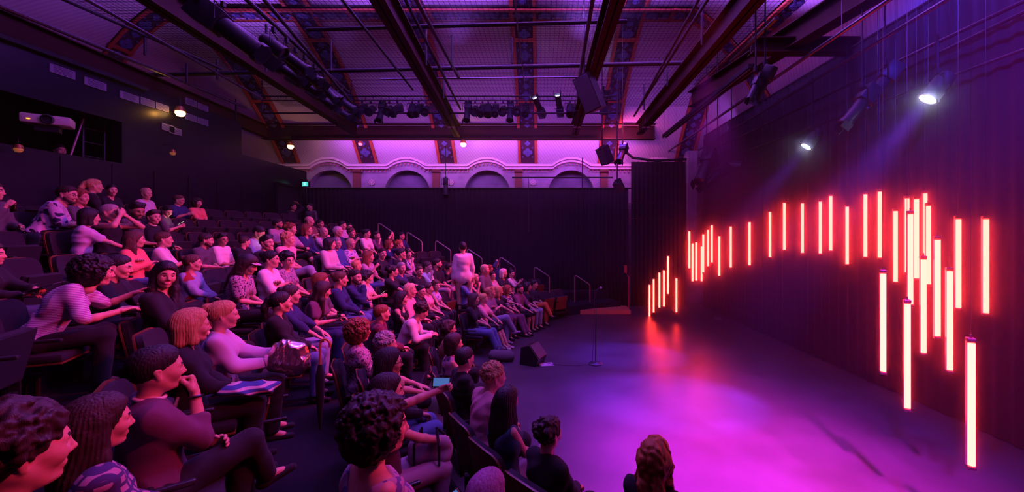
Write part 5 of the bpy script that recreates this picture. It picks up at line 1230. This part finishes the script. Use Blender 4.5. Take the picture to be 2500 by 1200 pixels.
# ---------------------------------------------------------------- things on the stage floor
b = P(1454, 888, (888-PY0)/HC); r = empty('microphone_stand', (b.x, b.y, 0), label='black microphone stand with round base alone on the stage', cat='microphone stand')
MB().lathe([(.145, 0), (.145, .018), (.13, .03), (.03, .042), (.02, .05)], 32).build('base', mat('base_iron', (.04, .035, .05), .4, .3), r, smooth=True)
MB().tube([(0, 0, .04), (.005, 0, .95)], .011, 10).build('pole', BLACK, r); MB().tube([(.005, 0, .92), (.008, 0, 1.50)], .0075, 10).build('upper_pole', BLACK, r)
m = MB(); m.tube([(.008, 0, 1.50), (.02, -.01, 1.55), (.06, -.03, 1.585)], .011, 8); o = m.build('clip', BLACK, r)
m = MB(); m.tube([(-.01, 0, 1.555), (.05, -.02, 1.59), (.085, -.03, 1.61)], [.010, .014, .018], 12); m.build('microphone', BLACK, r)
m = MB(); M_ = T(.105, -.035, 1.622); m.lathe([(.001, -.027), (.017, -.021), (.027, 0), (.017, .021), (.001, .027)], 16, M_); m.build('microphone_head', mat('mic_mesh', (.6, .55, .65), .3, .9), r, smooth=True)
pts = [(b.x-.02, b.y, 1.55), (b.x-.035, b.y-.01, .9), (b.x-.06, b.y-.02, .25), (b.x-.12, b.y-.05, .02), (b.x-.5, b.y-.12, .008), (b.x-.95, b.y-.02, .008), (b.x-1.15, b.y+.15, .008), (b.x-1.35, b.y-.05, .008), (b.x-1.15, b.y-.15, .008), (b.x-1.3, b.y+.1, .008)]
cu = []
for i in range(len(pts)-1):
    for k in range(6):
        t = k/6; P0, P1, P2, P3 = [Vector(pts[max(0, min(len(pts)-1, i+d))]) for d in (-1, 0, 1, 2)]
        q = .5*((2*P1)+(-P0+P2)*t+(2*P0-5*P1+4*P2-P3)*t*t+(-P0+3*P1-3*P2+P3)*t**3); q.z = max(q.z, .006); cu.append(q)
MB().tube(cu, .0045, 6).build('microphone_cable', mat('cable', (.06, .05, .07), .4), label='thin black cable from the microphone stand to the floor monitor', cat='cable', smooth=True)
q = P(1300, 890, 318/HC); r = empty('floor_monitor', (q.x, q.y+.1, 0), label='black wedge loudspeaker lying on the stage floor', cat='loudspeaker'); r.rotation_euler = (0, 0, -.45)
m = MB(); M_ = Matrix.Rotation(PI/2, 4, 'X') @ Matrix.Identity(4); m.prism([(-.20, 0), (.17, 0), (.24, .16), (.02, .42), (-.17, .36)], .42, T(0, 0, .0) @ M_); m.build('cabinet', BLACK, r)
m = MB(); M2 = basis((.137, 0, .295), (.22, 0, -.26), (0, 1, 0)); m.box((0, 0, .008), (.32, .012, .38), M2); m.build('grille', mat('grille_grey', (.05, .05, .06), .6), r)
m = MB(); m.box((-.19, .0, .2), (.01, .12, .03)); m.build('handle', STEEL, r)
q = P(1333, 888, 318/HC); o = MB().box((0, 0, .004), (.30, .21, .003)).build('paper_sheet', mat('paper', (.8, .75, .85), .6), label='white paper sheet on the floor beside the wedge loudspeaker', cat='paper'); o.location = (q.x, q.y, 0); o.rotation_euler = (0, 0, .2)
q = P(1752, 765, 76); r = empty('floor_box', (q.x, q.y, 0), label='small pale box on the floor under the low light tubes', cat='box'); MB().box((0, 0, .05), (.22, .14, .1), bev=.01).build('body', mat('floor_box_grey', (.2, .15, .18), .5), r); MB().box((0, 0, .105), (.16, .02, .012)).build('strap', STEEL2, r)
q = P(1245, 888, 318/HC); r = empty('bag', (q.x-.2, q.y+.25, 0), label='black bag dropped at the feet of the near front row', cat='bag'); S_ = SDF(); S_.c((-.15, 0, .12), (.15, 0, .10), .12, k=.05); S_.c((-.1, .1, .08), (.12, .1, .08), .09, k=.05); V, Q, _ = S_.mesh(.015, noise=folds(.012, 12, 3)); np_obj('body', [(V, Q, 0)], clothm('dgrey'), r)
MB().tube([(-.12, 0, .22), (-.08, 0, .32), (.08, 0, .32), (.12, 0, .22)], .01, 6).build('handle', BLACK, r)
# ---------------------------------------------------------------- things held in the audience
def find(t):
    for (root, face, lk, sc_, lod, label, kw, ph, lf, lg, s, k), o in zip(PERSONS, POBJ):
        if t in label: return root, face, sc_, o
def hands(t):
    root, face, sc_, o = find(t); M_ = Matrix.Translation(root) @ Rz(face) @ Matrix.Scale(sc_, 4); return M_ @ Vector(o['hand_l']), M_ @ Vector(o['hand_r']), face
# silver bag and umbrella
hl, hr, fc = hands('holding a silver bag')
S_ = SDF(); S_.c((-.08, 0, -.05), (.09, 0, -.07), .095, k=.05, flat=((0, 1, 0), .8)); S_.c((-.05, 0, .06), (.07, 0, .05), .07, k=.05, flat=((0, 1, 0), .7)); V, Q, _ = S_.mesh(.011, noise=folds(.009, 24, 11))
o = np_obj('silver_bag', [(V, Q, 0)], mat('silver_foil', (.75, .7, .72), .22, .95), label='crumpled silver foil bag on the lap of the pink blouse wearer', cat='bag'); o.location = hl*.5+hr*.5+Vector((.12, .02, .03)); o.rotation_euler = (0, .2, fc)
q = hl*.5+hr*.5+Vector((.36, .10, .10)); r = empty('umbrella', tuple(q), label='closed umbrella with curved wooden handle beside the silver bag', cat='umbrella')
m = MB(); m.tube([(0, 0, -.25), (0, 0, .0)]+[(.045-.045*math.cos(t), 0, .0+.05*math.sin(t)) for t in [PI*k/8 for k in range(1, 9)]]+[(.09, 0, -.02)], .011, 8); m.build('handle', mat('cane_wood', (.55, .2, .06), .3), r, smooth=True)
m = MB(); m.tube([(0, 0, -.18), (0, 0, -.28), (0, 0, -.5), (0, 0, -.78)], [.018, .04, .035, .008], 10); m.build('folded_canopy', clothm('black'), r, smooth=True)
# glasses of drink
GL = mat('clear_glass', (.9, .9, .95), .05, trans=1.0, alpha=1)
def wine(pos, label, fill=(.5, .2, .03), stem=True):
    r = empty('wine_glass' if stem else 'tumbler', tuple(pos), label=label, cat='glass', group=None); z0 = .0
    if stem: m = MB(); m.lathe([(.033, -.10), (.033, -.097), (.006, -.09), (.004, -.02), (.02, .0), (.037, .04), (.034, .09), (.031, .09), (.034, .04), (.017, .004), (.001, .001)], 18)
    else: m = MB(); m.lathe([(.032, -.05), (.038, .06), (.035, .06), (.030, -.044), (.001, -.044)], 18)
    m.build('bowl', GL, r, smooth=True)
    m = MB(); m.lathe([(.016, .004), (.032, .035), (.001, .036)] if stem else [(.028, -.042), (.032, .0), (.001, .001)], 16); m.build('drink', mat('drink_%d' % int(fill[0]*99), fill, .1, trans=.3), r, smooth=True); return r
for t, lb, st in (('wavy dark hair leaning over a wine', 'stemmed wine glass held by the leaning dark-haired drinker', True), ('reddish wavy hair and bare knee', 'small tumbler held over the bare knee in the seventh row', False), ('huge dark curls', 'tumbler beside the gold earring wearer', False), ('curly brown hair and dark top drinking', 'tumbler lifted in the far upper rows', False), ('lifting a drink', 'tumbler lifted at the left frame edge', False), ('long copper hair', 'dark tumbler held by the copper-haired person', False)):
    a_, b_, fc = hands(t); wine((a_*.3+b_*.7)+Vector((.03, -.02, .03)), lb, stem=st)
a_, b_, fc = hands('holding a slim tablet')
o = MB().box((0, 0, 0), (.26, .19, .008), bev=.003).build('tablet', mat('tablet_grey', (.10, .08, .14), .25, .4), label='slim dark tablet held at the left frame edge', cat='tablet'); o.matrix_world = basis(a_*.5+b_*.5+Vector((.08, 0, .06)), (.8, .3, .28), (-.3, -.2, 1))
o = find('nearest front row'); 
a_, b_, fc = hands('raising a phone'); S_ = SDF(); S_.c((-.10, 0, .0), (.10, 0, .02), .075, k=.05, flat=((0, 1, 0), .6)); S_.c((-.11, 0, -.07), (.11, 0, -.07), .06, k=.03); V, Q, _ = S_.mesh(.012, noise=folds(.012, 12, 5))
rt = find('raising a phone'); pos = rt[0]+Rz(rt[1]) @ Vector((.36, -.02, .70)); r = empty('shoulder_bag', tuple(pos), label='rose bag with dark straps on the lap under the raised phone', cat='bag'); np_obj('body', [(V, Q, 0)], clothm('mauve'), r)
for y in (-.1, .1): MB().tube([(y, -.10, -.1), (y, -.105, .06), (y*.6, -.02, .16), (y, .10, .05)], .011, 6).build('strap', clothm('black'), r)
rt = find('blond bob and dark scarf'); pos = rt[0]+Rz(rt[1]) @ Vector((.36, -.10, .66)); S_ = SDF(); S_.c((-.10, 0, 0), (.10, 0, -.02), .085, k=.05, flat=((0, 0, 1), .45)); V, Q, _ = S_.mesh(.011, noise=folds(.012, 17, 9)); o = np_obj('striped_cloth_bag', [(V, Q, 0)], clothm('blue', 'stripe'), label='striped cloth bag on the lap beside the silver bag', cat='bag'); o.location = pos; o.rotation_euler = (0, 0, rt[1]);
